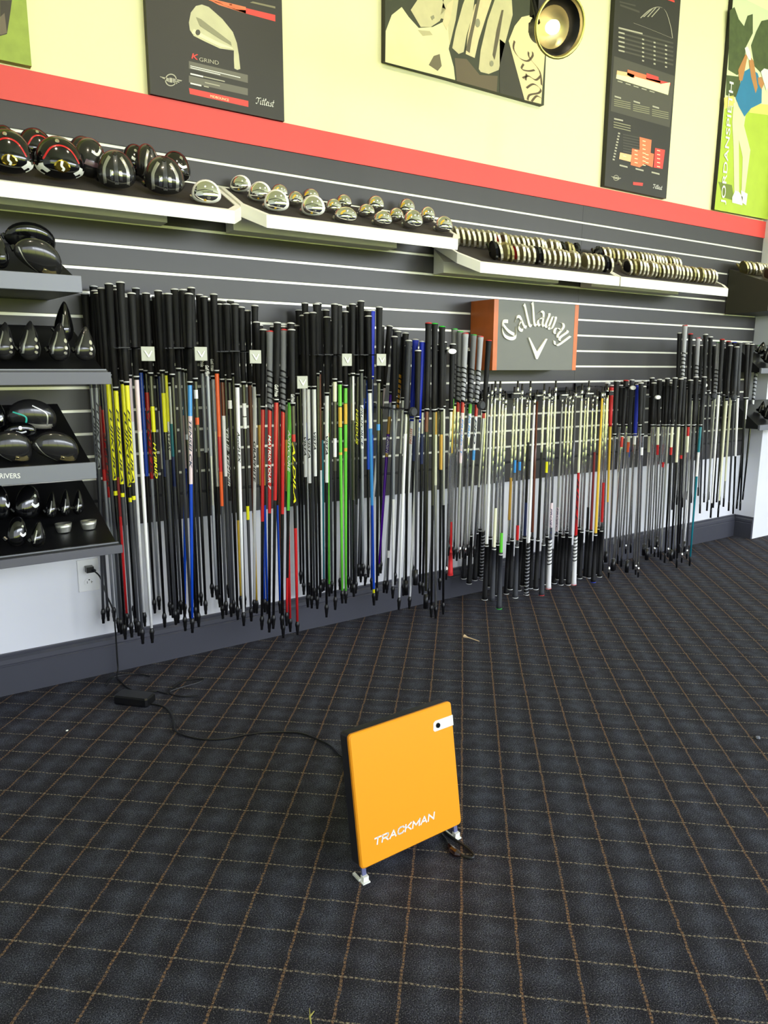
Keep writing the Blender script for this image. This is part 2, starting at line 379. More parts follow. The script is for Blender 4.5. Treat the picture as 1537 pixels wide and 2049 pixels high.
polys('body_text', [[(506, 3), (551, 13), (551, 17), (500, 5)]], mat('print_khaki', (132, 126, 100), .5), t, 2)
ptext('MIDBOUNCE', 421, 194.5, 458, 203, 5, crm)
def winglogo(cu, cv, s):
    q = []
    for k in range(20):
        a, b = k*math.pi/10, (k+1)*math.pi/10
        q.append([(cu+s*.52*math.cos(a), cv+s*.55*math.sin(a)), (cu+s*.52*math.cos(b), cv+s*.55*math.sin(b)), (cu+s*.43*math.cos(b), cv+s*.46*math.sin(b)), (cu+s*.43*math.cos(a), cv+s*.46*math.sin(a))])
    for d in (-1, 1):
        for j in range(3):
            q.append([(cu+d*s*.16, cv-s*.14+j*s*.12+d*s*.0), (cu+d*s*(.98-j*.2), cv-s*.14+j*s*.12+d*s*.18), (cu+d*s*(.9-j*.2), cv-s*.06+j*s*.12+d*s*.18), (cu+d*s*.16, cv-s*.04+j*s*.12)][::d])
    q.append([(cu-s*.12, cv-s*.2), (cu+s*.12, cv-s*.16), (cu+s*.12, cv+s*.24), (cu-s*.12, cv+s*.2)])
    polys('wing_emblem', q, lgrey, t, 3)
winglogo(342, 160, 23)
def script(s, u0, v0, u1, v1, hpx, m, nx=.05, ny=.05, lay=3):
    tot = sum(WID['L' if c == 'l' else c] for c in s); x = 0; parts = []
    for c in s:
        c2 = 'L' if c == 'l' else c
        def xf(px, py, d, x=x):
            f = (x+px+py*.12)/tot; return at(u0+(u1-u0)*f+(v1-v0)*0, v0+(v1-v0)*f-py*hpx, YP-.0005*lay)
        parts.append(nib(NIB[c2], nx, ny, 0, xf, True)); x += WID[c2]
    V, Fc = join(parts); mesh('lettering', V, Fc, m, t)
script('Titleist', 512, 207, 548, 214, 13, inkw)
# large photo poster
t = board(1.756, 2.622, 1.0, 2.9, pkd, mat('print_dark_green', (52, 56, 36), .6, noise=.3, nscale=12), 'large photo poster of a gloved hand holding wedges, bag with dark script', 'poster')
t.location = t.location
for o in list(t.children): bpy.data.objects.remove(o)
# sloped frame is only lens effect: the board is rectangular, bottom edge at z 2.236
boxo('poster_board', (1.756, YP+.0002, 2.232), (2.622, 2.606, 3.2), pkd, t)
mesh('print', [(1.756, YP, 2.232), (2.622, YP, 2.232), (2.622, YP, 3.2), (1.756, YP, 3.2)], [(0, 1, 2, 3)], MATS['print_dark_green'], t)
glove = mat('print_glove', (226, 220, 172), .6, noise=.12, nscale=9); skin = mat('print_wedge', (198, 190, 148), .5, noise=.2, nscale=16)
poly('glove_print', [(771, 124), (772, 62), (784, 30), (804, 14), (818, 34), (838, 56), (866, 54), (890, 42), (906, 46), (905, 62), (898, 98), (902, 112), (908, 134), (911, 160), (880, 152), (840, 142)], glove, t, 1)
poly('glove_crease', [(868, 112), (880, 108), (884, 132), (876, 142), (858, 130)], mat('print_crease', (110, 102, 76), .6), t, 2)
poly('glove_crease', [(836, 60), (860, 62), (866, 70), (846, 72)], mat('print_crease2', (186, 178, 136), .6), t, 2)
polys('wedge_print', [[(822, 20), (838, -4), (884, -4), (892, 18), (880, 42), (862, 54), (842, 54)],
                      [(905, 96), (912, 60), (926, 10), (932, -6), (950, -6), (946, 30), (934, 70), (928, 104), (918, 108)],
                      [(896, 40), (880, 36), (888, 0), (918, -4), (912, 40), (900, 90)],
                      [(958, 138), (962, 100), (976, 40), (992, -6), (1024, -6), (1026, 30), (1010, 90), (998, 140), (978, 148), (962, 144)]], skin, t, 2)
polys('wedge_face', [[(932, 108), (936, 70), (950, 10), (968, -6), (984, 0), (974, 30), (958, 80), (950, 116)], [(886, 44), (894, 10), (908, -2), (902, 34), (894, 60)]], mat('print_face', (216, 200, 156), .5, noise=.1, nscale=50), t, 3)
polys('wedge_shadow', [[(932, 100), (946, 40), (956, -6), (962, -6), (944, 80), (940, 106)], [(986, 110), (994, 60), (1004, 20), (1008, 20), (998, 80), (990, 120)]], mat('print_shadow', (92, 84, 62), .5), t, 4)
polys('wedge_mark', [[(984+4*math.cos(a), 127+6*math.sin(a)) for a in [k*math.pi/5 for k in range(10)]], [(956+5*math.cos(a), 46+9*math.sin(a)) for a in [k*math.pi/5 for k in range(10)]], [(862, 33), (868, 30), (870, 36), (865, 40)]], silvd, t, 5)
poly('sleeve_print', [(910, 116), (934, 118), (960, 150), (996, 152), (994, 184), (914, 162)], mat('print_brown', (96, 84, 62), .6), t, 1)
poly('bag_print', [(1018, 82), (1030, 52), (1044, 34), (1062, 30), (1092, 90), (1083, 208), (1050, 200)], mat('print_bag', (222, 206, 160), .6), t, 3)
poly('bag_dark_print', [(1000, 78), (1020, 94), (1052, 200), (1000, 186)], mat('print_bag_dark', (54, 52, 40), .6), t, 2)
parts = []
for c, q0, q1, s_ in (('T', (1030, 92), (1070, 140), 36), ('i', (1048, 138), (1066, 150), 30), ('t', (1046, 150), (1076, 162), 34), ('e', (1056, 176), (1080, 186), 28)):
    pass
# script running down the bag: each stroke given in poster pixels
st = [[(1030, 82), (1028, 98), (1040, 116), (1056, 122), (1066, 112), (1066, 104)], [(1058, 104), (1060, 116), (1080, 142), (1084, 170)],
      [(1048, 128), (1044, 138), (1058, 142), (1070, 140)], [(1046, 156), (1058, 152), (1072, 160), (1082, 152)], [(1054, 148), (1052, 160)],
      [(1054, 176), (1068, 168), (1082, 178), (1078, 186), (1060, 190), (1056, 200)], [(1064, 203), (1074, 192), (1083, 196)]]
V, Fc = nib(st, 1.6, 1.6, 0, lambda a, b, d: at(a, b, YP-.0025), True); mesh('lettering', V, Fc, mat('print_script', (84, 70, 48), .6), t)
# chart poster
t = board(3.06, 3.552, 1.949, 3.3, pkd, pk, 'tall black chart poster with orange and red bar diagrams')
poly('grey_panel', [(1229, 112), (1350, 152), (1340, 255), (1222, 222)], dgr, t, 1)
bl = []
for i in range(6):
    v = 56+i*8.6
    bl.append([(1237, v-1), (1348, v+29), (1347, v+32.5), (1237, v+2.5)])
polys('table_rows', bl, dgr, t, 2)
polys('table_text', [[(1238, 54+i*9), (1250+(i == 0)*36, 57+i*9+(i == 0)*9), (1250+(i == 0)*36, 60+i*9+(i == 0)*9), (1238, 57+i*9)] for i in range(6)] +
      [[(u, 77+i*8.5+(u-1285)*.27), (u+4, 78+i*8.5+(u-1285)*.27), (u+4, 81+i*8.5+(u-1285)*.27), (u, 80+i*8.5+(u-1285)*.27)] for i in range(6) for u in (1285, 1308, 1331)], lgrey, t, 3)
arc = [(1282, 36), (1300, 20), (1318, 14), (1332, 22), (1342, 52), (1346, 76)]
V, Fc = nib([arc, [(1288, 34), (1306, 17)], [(1296, 34), (1313, 15)], [(1304, 34), (1320, 16)], [(1268, 46), (1300, 58), (1346, 77)]], .7, .5, 0, lambda a, b, d: at(a, b, YP-.0015), True); mesh('flight_chart', V, Fc, lgrey, t)
polys('body_text', [[(1240, 2), (1272, 10), (1272, 13), (1240, 5)], [(1241, 8), (1280, 22), (1280, 26), (1241, 12)]], dgr, t, 2)
polys('red_band', [[(1336, -2), (1350, 1), (1350, 5), (1336, 0)], [(1294, 146), (1318, 154), (1318, 160), (1342, 166), (1341, 172), (1293, 158)], [(1267, 364), (1287, 366), (1286, 372), (1267, 370)], [(1311, 296), (1331, 300), (1326, 338), (1308, 335)]], redp, t, 3)
polys('orange_band', [[(1256, 139), (1294, 150), (1294, 156), (1322, 162), (1321, 169), (1270, 158), (1255, 150)], [(1265, 297), (1280, 300), (1280, 274), (1304, 280), (1302, 306), (1309, 308), (1306, 335), (1290, 328), (1280, 335), (1262, 330)]], orange, t, 3)
polys('peach_band', [[(1235, 141), (1256, 145), (1270, 150), (1266, 160), (1234, 150)], [(1241, 305), (1264, 310), (1262, 324), (1239, 318)]], peach, t, 3)
polys('cream_band', [[(1234, 149), (1270, 156), (1270, 153), (1322, 168), (1341, 165), (1337, 190), (1268, 168), (1233, 157)]], crm, t, 4)
polys('bar_marks', [[(u+k*0, v+k*8), (u+6, v+1.4+k*8), (u+6, v+3+k*8), (u, v+1.6+k*8)] for u, v, n_ in ((1286, 281, 7), (1270, 300, 4), (1292, 308, 3), (1315, 300, 5), (1247, 311, 1)) for k in range(n_)], crm, t, 5)
polys('grid_lines', [[(1247, 268+i*5.5), (1281, 275+i*5.5), (1281, 277+i*5.5), (1247, 270+i*5.5)] for i in range(7)], dgr, t, 2)
polys('grid_numbers', [[(1237-i*1.2, 265+i*5.8), (1241-i*1.2, 266+i*5.8), (1241-i*1.2, 269+i*5.8), (1237-i*1.2, 268+i*5.8)] for i in range(10)], lgrey, t, 2)
polys('body_text', [[(1230+k*38, 191+k*10), (1243+k*38, 195+k*10), (1243+k*38, 198+k*10), (1230+k*38, 194+k*10)] for k in range(3)] + [[(1229, 236), (1247, 240), (1247, 243), (1229, 239)]] +
      [[(1240+k*32, 329+k*7), (1256+k*32, 333+k*7), (1256+k*32, 336+k*7), (1240+k*32, 332+k*7)] for k in range(3)] +
      [[(1236+k*16, 161+k*5), (1246+k*16, 164+k*5), (1246+k*16, 166+k*5), (1236+k*16, 163+k*5)] for k in range(5)], lgrey, t, 3)
polys('body_text', [[(1229+k*38, 198+k*10+j*4), (1262+k*38, 205+k*10+j*4), (1262+k*38, 206.6+k*10+j*4), (1229+k*38, 199.6+k*10+j*4)] for k in range(3) for j in range(4)] + [[(1228, 243+j*5), (1262, 251+j*5), (1262, 253+j*5), (1228, 245+j*5)] for j in range(3)], silvd, t, 3)
winglogo(1233, 356, 10.5)
script('Titleist', 1307, 376, 1325, 380, 8, inkw, .06, .06)
# golfer poster
t = board(3.998, 4.515, 1.951, 3.03, pkd, mat('print_sky', (214, 222, 180), .6), 'poster of a golfer in blue polo mid swing with vertical white lettering')
def P3(L): return [(1000+a*.3494, b*.3494) for a, b in L]
poly('lawn_print', P3([(1288, 620), (1400, 600), (1545, 640), (1545, 1259), (1497, 1250), (1230, 1200)]), mat('print_lawn', (172, 196, 56), .6, noise=.12, nscale=10), t, 1)
poly('sand_print', P3([(1285, 560), (1340, 545), (1350, 600), (1286, 625)]), mat('print_sand', (218, 206, 110), .6), t, 2)
poly('sand_print', P3([(1440, 590), (1545, 600), (1545, 660), (1430, 645)]), MATS['print_sand'], t, 2)
tree = mat('print_trees', (70, 84, 42), .6, noise=.5, nscale=26)
polys('tree_print', [P3([(1318, 60), (1345, 40), (1370, 110), (1400, 150), (1420, 90), (1450, 80), (1450, 190), (1410, 270), (1395, 400), (1360, 430), (1310, 400)]), P3([(1440, 260), (1470, 180), (1500, 120), (1545, 110), (1545, 400), (1500, 420), (1460, 380)]), P3([(1300, 430), (1380, 440), (1370, 560), (1296, 545)])], tree, t, 2)
pant = mat('print_trouser_white', (214, 208, 172), .6, noise=.1, nscale=20); polo = mat('print_polo', (36, 120, 166), .6, noise=.12, nscale=14); sk = mat('print_skin', (186, 128, 74), .6)
poly('trouser_print', P3([(1340, 590), (1360, 585), (1408, 665), (1400, 720), (1436, 860), (1404, 1110), (1385, 1110), (1392, 900), (1370, 800), (1372, 1130), (1344, 1120), (1340, 850), (1332, 700)]), pant, t, 3)
poly('polo_print', P3([(1352, 560), (1378, 480), (1400, 410), (1435, 390), (1478, 420), (1502, 500), (1500, 590), (1440, 620), (1402, 668), (1370, 610)]), polo, t, 4)
polys('arm_print', [P3([(1372, 460), (1366, 400), (1408, 310), (1420, 320), (1400, 420), (1390, 462)]), P3([(1440, 330), (1455, 350), (1478, 500), (1466, 535), (1440, 440), (1428, 350)])], sk, t, 5)
poly('glove_print', P3([(1404, 275), (1420, 265), (1436, 300), (1440, 345), (1426, 340), (1412, 310)]), inkw, t, 6)
poly('head_print', P3([(1478, 445), (1500, 440), (1516, 480), (1500, 512), (1482, 480)]), sk, t, 5)
poly('cap_print', P3([(1496, 410), (1515, 392), (1545, 400), (1545, 480), (1528, 520), (1510, 460)]), inkw, t, 6)
polys('shoe_print', [P3([(1332, 1130), (1350, 1090), (1372, 1100), (1392, 1130), (1390, 1176), (1332, 1160)]), P3([(1382, 1090), (1420, 1110), (1412, 1176), (1388, 1160)])], inkw, t, 6)
poly('shadow_print', P3([(1252, 1040), (1330, 1060), (1345, 1150), (1280, 1130)]), mat('print_lawn_dark', (110, 128, 44), .6), t, 2)
A = at(1453, 410, YP-.004); B = at(1471, 166, YP-.004)
text('lettering', 'JORDANSPIETH', A, B, (at(1441, 408, YP-.004)-at(1453, 410, YP-.004)).normalized(), .052, inkw, t, (0, -1, 0), bold=.01)
# ---------------------------------------------------------------- track lamp
def lampfix():
    c = at(1119, 53, 1.9)
    ax = (CAMP+r0*1.55+Vector((0, 0, .15))-c).normalized()  # opening looks down into the room
    t = empty('track_lamp', c, 'black track spotlight with round silver reflector in front of the wall', 'lamp')
    a = ax.orthogonal().normalized(); b = ax.cross(a)
    def ring(r, d): return [c+ax*d+(a*math.cos(2*math.pi*k/32)+b*math.sin(2*math.pi*k/32))*r for k in range(32)]
    def lathe(name, prof, m):
        V = []; Fc = []
        for r, d in prof: V += ring(r, d)
        for i in range(len(prof)-1): Fc += [(i*32+k, i*32+(k+1) % 32, (i+1)*32+(k+1) % 32, (i+1)*32+k) for k in range(32)]
        return mesh(name, V, Fc, m, t, smooth=True)
    lathe('housing', [(.0, -.13), (.03, -.13), (.045, -.125), (.052, -.06), (.088, .004), (.091, .004)], blackm)
    lathe('rim', [(.091, .0), (.093, .008), (.088, .012), (.084, .006)], mat('lamp_rim', (200, 190, 110), .3, .8))
    lathe('reflector', [(.086, .006), (.078, -.02), (.06, -.045), (.04, -.058), (.014, -.062), (.0, -.062)], mat('lamp_reflector', (196, 184, 140), .38, .9))
    lathe('bulb', [(.018, -.06), (.022, -.045), (.021, -.03), (.012, -.02), (.0, -.018)], mat('lit_bulb', (255, 236, 190), .4, emit=2.2))
    g = []
    for s in (-1, 1): g.append(tube([c-ax*.06+b*.0+Vector((.055*s, 0, .0)), c-ax*.1+Vector((.06*s, 0, .08)), c-ax*.1+Vector((.03*s, .0, .15))], .007))
    g.append(tube([c-ax*.1+Vector((0, 0, .14)), c-ax*.1+Vector((0, 0, .26))], .018, 12))
    V, Fc = join(g); mesh('bracket', V, Fc, blackm, t)
    g = [box(c-ax*.12+Vector((-.03, -.03, -.01)), c-ax*.12+Vector((.03, .03, .02))), box(c-ax*.1+Vector((-.05, -.02, .03)), c-ax*.1+Vector((-.02, .02, .09)))]
    V, Fc = join(g); mesh('clamp', V, Fc, blackm, t)
    top = c-ax*.1+Vector((0, 0, .25)); V, Fc = tube([top, (top.x, top.y, 3.4)], .009, 8); mesh('stem', V, Fc, blackm, t)
    l = bpy.data.lights.new('track_lamp_light', 'SPOT'); l.energy = 2; l.color = (1, .85, .6); l.spot_size = 1.4; l.spot_blend = .8; l.shadow_soft_size = .03
    o = bpy.data.objects.new('track_lamp_light', l); COL.objects.link(o); o.location = c+ax*.0; o.rotation_euler = ax.to_track_quat('-Z', 'Y').to_euler()
lampfix()
# ---------------------------------------------------------------- radar unit
def radar():
    B0 = Vector((.7417, 1.1663, .0320)); yaw = .0249; til = .1615; w = .2815; h = .2925; th = .038
    e = Vector((math.cos(yaw), math.sin(yaw), 0)); n = Vector((-math.sin(yaw), math.cos(yaw), 0))
    fz = Vector((0, 0, 1))*math.cos(til)+n*math.sin(til); nn = e.cross(fz)  # pointing to the viewer
    t = empty('launch_monitor', (B0.x+w/2, B0.y+.02, 0), 'orange square sensor unit with white capitals, standing on the dark plaid carpet', 'sensor')
    def P(a, b, d): return B0+e*a+fz*b+nn*d
    def rrect(x0, x1, z0, z1, r, d):
        out = []
        for cx, cz, a0 in ((x1-r, z1-r, 0), (x0+r, z1-r, 90), (x0+r, z0+r, 180), (x1-r, z0+r, 270)):
            for k in range(5):
                a = math.radians(a0+k*22.5); out.append(P(cx+r*math.cos(a), cz+r*math.sin(a), d))
        return out
    # nn sign: make sure it faces the camera
    if (CAMP-B0).dot(nn) < 0: nn = -nn
    org = mat('orange_plastic', (250, 160, 26), .38, noise=.01, nscale=4)
    body = mat('anthracite_plastic', (34, 33, 40), .5, bump=.05, nscale=300)
    R = [rrect(.003, w-.003, .003, h-.003, .008, 0), rrect(0, w, 0, h, .009, -.003), rrect(0, w, 0, h, .009, -.009)]
    V = sum(R, []); m_ = 20; Fc = [tuple(range(m_))]
    for i in range(2): Fc += [(i*m_+k, (i+1)*m_+k, (i+1)*m_+(k+1) % m_, i*m_+(k+1) % m_) for k in range(m_)]
    mesh('front_cover', V, Fc, org, t)
    R = [rrect(.001, w-.001, .001, h-.001, .009, -.0085), rrect(.001, w-.001, .001, h-.001, .009, -th), rrect(.012, w-.012, .012, h-.012, .012, -th-.008)]
    V = sum(R, []); Fc = [tuple(range(m_)), tuple(range(3*m_-1, 2*m_-1, -1))]
    for i in range(2): Fc += [(i*m_+k, (i+1)*m_+k, (i+1)*m_+(k+1) % m_, i*m_+(k+1) % m_) for k in range(m_)]
    mesh('housing', V, Fc, body, t)
    ST = {'T': [[(0, 1), (1, 1)], [(.5, 1), (.5, 0)]], 'R': [[(0, 0), (0, 1), (.75, 1), (.92, .9), (.95, .7), (.85, .52), (.7, .45), (0, .45)], [(.5, .45), (.98, 0)]],
          'A': [[(0, 0), (.5, 1), (1, 0)], [(.2, .3), (.8, .3)]], 'C': [[(1, .8), (.85, .97), (.6, 1), (.35, 1), (.1, .85), (.02, .5), (.1, .15), (.35, 0), (.65, 0), (.88, .04), (1, .22)]],
          'K': [[(.0, 0), (.0, 1)], [(.95, 1), (.05, .42)], [(.35, .6), (1, 0)]], 'M': [[(0, 0), (0, 1), (.5, .25), (1, 1), (1, 0)]], 'N': [[(0, 0), (0, 1), (1, 0), (1, 1)]]}
    x = .036; parts = []
    for ch in 'TRACKMAN':
        w_ = .0185 if ch == 'M' else .0158; hh = .0135
        for pl in ST[ch]:
            for (a0, b0), (a1, b1) in zip(pl[:-1], pl[1:]):
                A0 = Vector((x+a0*w_+b0*.0035, .042+b0*hh, 0)); A1 = Vector((x+a1*w_+b1*.0035, .042+b1*hh, 0)); d = (A1-A0).normalized()*.0016; n_ = Vector((-d.y, d.x, 0))*1.05
                parts.append(([P(q.x, q.y, .0008) for q in (A0-d-n_, A1+d-n_, A1+d+n_, A0-d+n_)], [(0, 1, 2, 3)]))
        x += w_+.0050
    V, Fc = join(parts); mesh('lettering', V, Fc, inkw, t)
    pts = [P(w-.052, h-.032, .001), P(w-.058, h-.036, .001), P(w-.060, h-.052, .001), P(w-.056, h-.056, .001), P(w-.0005, h-.056, .001), P(w-.0005, h-.032, .001)]
    V, Fc = prism(pts, [p-nn*.004 for p in pts]); mesh('camera_strip', V, Fc, mat('white_plastic', (240, 238, 230), .4), t)
    c = P(w-.046, h-.044, .0012); V, Fc = prism([c+(e*math.cos(k*math.pi/8)+fz*math.sin(k*math.pi/8))*.0062 for k in range(16)], [c+nn*.002+(e*math.cos(k*math.pi/8)+fz*math.sin(k*math.pi/8))*.0055 for k in range(16)])
    mesh('camera_lens', V, Fc, glossk, t)
    leg = mat('blue_grey_metal', (118, 122, 160), .35, .4)
    for a in (.010, w-.014):
        lg = P(a, 0, -.012)
        V, Fc = join([prism([P(a-.005, .004, -.008), P(a+.005, .004, -.008), P(a+.005, .004, -.013), P(a-.005, .004, -.013)],
                            [Vector((P(a-.005, 0, -.008).x, P(a, 0, -.008).y-.004, .012)), Vector((P(a+.005, 0, -.008).x, P(a, 0, -.008).y-.004, .012)),
                             Vector((P(a+.005, 0, -.008).x, P(a, 0, -.008).y+.002, .012)), Vector((P(a-.005, 0, -.008).x, P(a, 0, -.008).y+.002, .012))])])
        mesh('leg', V, Fc, leg, t)
        q = P(a, 0, -.008)
        V, Fc = join([box((q.x-.0065, q.y-.010, .001), (q.x+.0065, q.y+.002, .014)), box((q.x-.010, q.y-.014, 0), (q.x+.008, q.y+.004, .003)), box((q.x-.012, q.y+.0, .001), (q.x-.006, q.y+.026, .006))])
        mesh('foot', V, Fc, MATS['white_plastic'], t)
    # rear support reaching the floor
    V, Fc = join([tube([P(.10, .12, -th-.004), (P(.10, 0, 0).x, B0.y+.13, .004)], .004), tube([P(w-.10, .12, -th-.004), (P(w-.10, 0, 0).x, B0.y+.13, .004)], .004),
                  tube([(P(.10, 0, 0).x, B0.y+.13, .004), (P(w-.10, 0, 0).x, B0.y+.13, .004)], .004)])
    mesh('rear_stand', V, Fc, blackm, t)
radar()
# ---------------------------------------------------------------- cords, brick, outlets, bits on the floor
cord = mat('black_cord', (16, 16, 17), .45)
def F3(L, z=.004): return [fl(u, v, z) for u, v in L]
def outlet(c, label, plug=True):
    t = empty('wall_outlet', c, label, 'outlet'); wpl = mat('outlet_white', (240, 240, 240), .35)
    x, y, z = c
    boxo('cover_plate', (x-.035, y-.006, z-.057), (x+.035, y, z+.057), wpl, t, bev=.002)
    for dz in (.024, -.024):
        V, Fc = prism([(x+.0165*math.cos(k*math.pi/8), y-.0085, z+dz+.015*math.sin(k*math.pi/8)) for k in range(16)], [(x+.017*math.cos(k*math.pi/8), y-.005, z+dz+.0155*math.sin(k*math.pi/8)) for k in range(16)])
        s = mesh('socket', V, Fc, wpl, t)
        V, Fc = join([box((x-.0075, y-.009, z+dz-.004), (x-.006, y-.0084, z+dz+.004)), box((x+.006, y-.009, z+dz-.004), (x+.0075, y-.0084, z+dz+.004)), box((x+.006, y-.009, z+dz-.0008), (x+.011, y-.0084, z+dz+.0008)), box((x-.0022, y-.009, z+dz+.0065), (x+.0022, y-.0084, z+dz+.0105))])
        mesh('slots', V, Fc, ink, s)
    return t
outlet(Vector((.541, 2.61, .366)), 'white double wall outlet below the lowest dark tray')
outlet(Vector((at(655, 1073, 2.60).x, 2.61, .372)), 'small white wall outlet half hidden behind the green shafts')
t = empty('power_adapter', fl(272, 1408), 'black power adapter brick on the carpet with its wall cord', 'power adapter')
p0 = fl(250, 1412, .0); ang = math.atan2((fl(305, 1409)-fl(245, 1402)).y, (fl(305, 1409)-fl(245, 1402)).x)
ca, sa = math.cos(ang), math.sin(ang); C0 = fl(270, 1406)
def BR(a, b, z): return Vector((C0.x+a*ca-b*sa, C0.y+a*sa+b*ca, z))
def ringb(a, b, z, r=.006): return [BR(sx1*(a-(r if q else 0)), sy1*(b-(0 if q else r)), z) for sx1, sy1, q in ((1, 1, 0), (1, 1, 1), (-1, 1, 1), (-1, 1, 0), (-1, -1, 0), (-1, -1, 1), (1, -1, 1), (1, -1, 0))]
R = [ringb(.058, .026, .001), ringb(.061, .029, .006), ringb(.061, .029, .026), ringb(.057, .025, .031)]
V = sum(R, []); Fc = [tuple(range(7, -1, -1)), tuple(range(24, 32))]
for i in range(3): Fc += [(i*8+k, i*8+(k+1) % 8, (i+1)*8+(k+1) % 8, (i+1)*8+k) for k in range(8)]
mesh('brick', V, Fc, blackp, t)
pl = Vector((.541, 2.60, .392))
V, Fc = join([box((pl.x-.012, pl.y-.028, pl.z-.010), (pl.x+.012, pl.y, pl.z+.010)), tube([pl+Vector((.004, -.02, 0)), pl+Vector((.016, -.03, -.006))], [.008, .005])])
mesh('plug', V, Fc, blackp, t)
w1 = [pl+Vector((.01, -.026, -.004)), pl+Vector((.03, -.03, -.03)), at(213, 1190, 2.57), at(226, 1222, 2.56), at(231, 1262, 2.565), at(234, 1310, 2.57), at(236, 1338, 2.57), fl(234, 1352, .004)]
w1 += F3([(240, 1362), (255, 1375), (272, 1383), (300, 1384), (314, 1383)])
V, Fc = tube(spline(w1, 6), .0028, 6); mesh('wall_cord', V, Fc, cord, t)
V, Fc = tube(spline(F3([(213, 1372), (225, 1356), (250, 1350), (280, 1349), (300, 1353)]), 6), .0025, 6); mesh('cord_loop', V, Fc, cord, t)
V, Fc = tube(spline(F3([(314, 1383), (335, 1388), (338, 1384), (360, 1376), (395, 1366), (407, 1360), (404, 1358), (370, 1362), (345, 1378), (340, 1386), (352, 1392), (375, 1394), (397, 1393)]), 6), .0025, 6); mesh('cord_loop', V, Fc, cord, t)
V, Fc = tube(spline(F3([(302, 1409), (316, 1411), (330, 1415), (341, 1425), (347, 1440), (350, 1458), (362, 1469), (385, 1476), (415, 1480), (455, 1478), (495, 1470), (535, 1466), (575, 1465), (605, 1468), (632, 1478), (660, 1492), (678, 1510), (692, 1532)])+[Vector((.80, 1.30, .006)), Vector((.86, 1.262, .03)), Vector((.88, 1.235, .06))], 6), .0028, 6)
tag(mesh('power_cable', V, Fc, cord), 'thin black cable snaking over the carpet from adapter brick to orange unit', 'cable')
t = empty('cable_adapter', fl(912, 1700), 'glossy dark brown cable adapter with looped lead beside the unit foot', 'cable')
V, Fc = tube(F3([(898, 1690), (904, 1700), (914, 1707), (922, 1710)], .008), [.004, .0085, .0085, .004], 8); mesh('connector', V, Fc, mat('brown_plastic', (46, 26, 20), .2, coat=.5), t)
V, Fc = tube(spline(F3([(884, 1670), (893, 1680), (899, 1691)])+F3([(922, 1710), (936, 1716), (946, 1716), (947, 1709), (935, 1697), (918, 1685), (900, 1672), (890, 1664)]), 6), .0028, 6); mesh('lead', V, Fc, cord, t)
V, Fc = join([tube(F3([(929, 1273), (936, 1275.5)], .004), [.0075, .0028], 8), tube(F3([(934, 1274.6), (959, 1283)], .004), [.0028, .0018], 8)])
tag(mesh('golf_tee', V, Fc, mat('pale_wood', (228, 200, 158), .6)), 'pale wooden golf tee lying on the carpet', 'golf tee')
c = fl(134, 1463)
def pebble(c, r, seed):
    random.seed(seed); bm = bmesh.new(); bmesh.ops.create_icosphere(bm, subdivisions=1, radius=r)
    for v in bm.verts: v.co *= random.uniform(.7, 1.1); v.co.z *= .6
    V = [v.co+c+Vector((0, 0, r*.5)) for v in bm.verts]; Fc = [tuple(x.index for x in f.verts) for f in bm.faces]; bm.free(); return V, Fc
V, Fc = pebble(c, .0042, 3); tag(mesh('paper_crumb', V, Fc, wlam), 'tiny white paper crumb on the carpet at the left', 'litter')
g = fl(620, 2036, .004)
V, Fc = join([tube([g+Vector((-.004, -.012, 0)), g+Vector((0, 0, .002)), g+Vector((.012, .006, .001))], [.0012, .0018, .0006], 5), tube([g+Vector((-.001, -.004, 0)), g+Vector((.007, .014, .003))], [.0014, .0005], 5)])
tag(mesh('grass_clipping', V, Fc, mat('dry_grass', (168, 160, 80), .7)), 'dry yellow grass clipping on the carpet near the bottom edge', 'grass')
c = fl(1517, 1478); V, Fc = pebble(c, .008, 5); tag(mesh('lint_tuft', V, Fc, mat('grey_lint', (120, 122, 132), .95)), 'small grey lint tuft on the carpet at the right edge', 'litter')
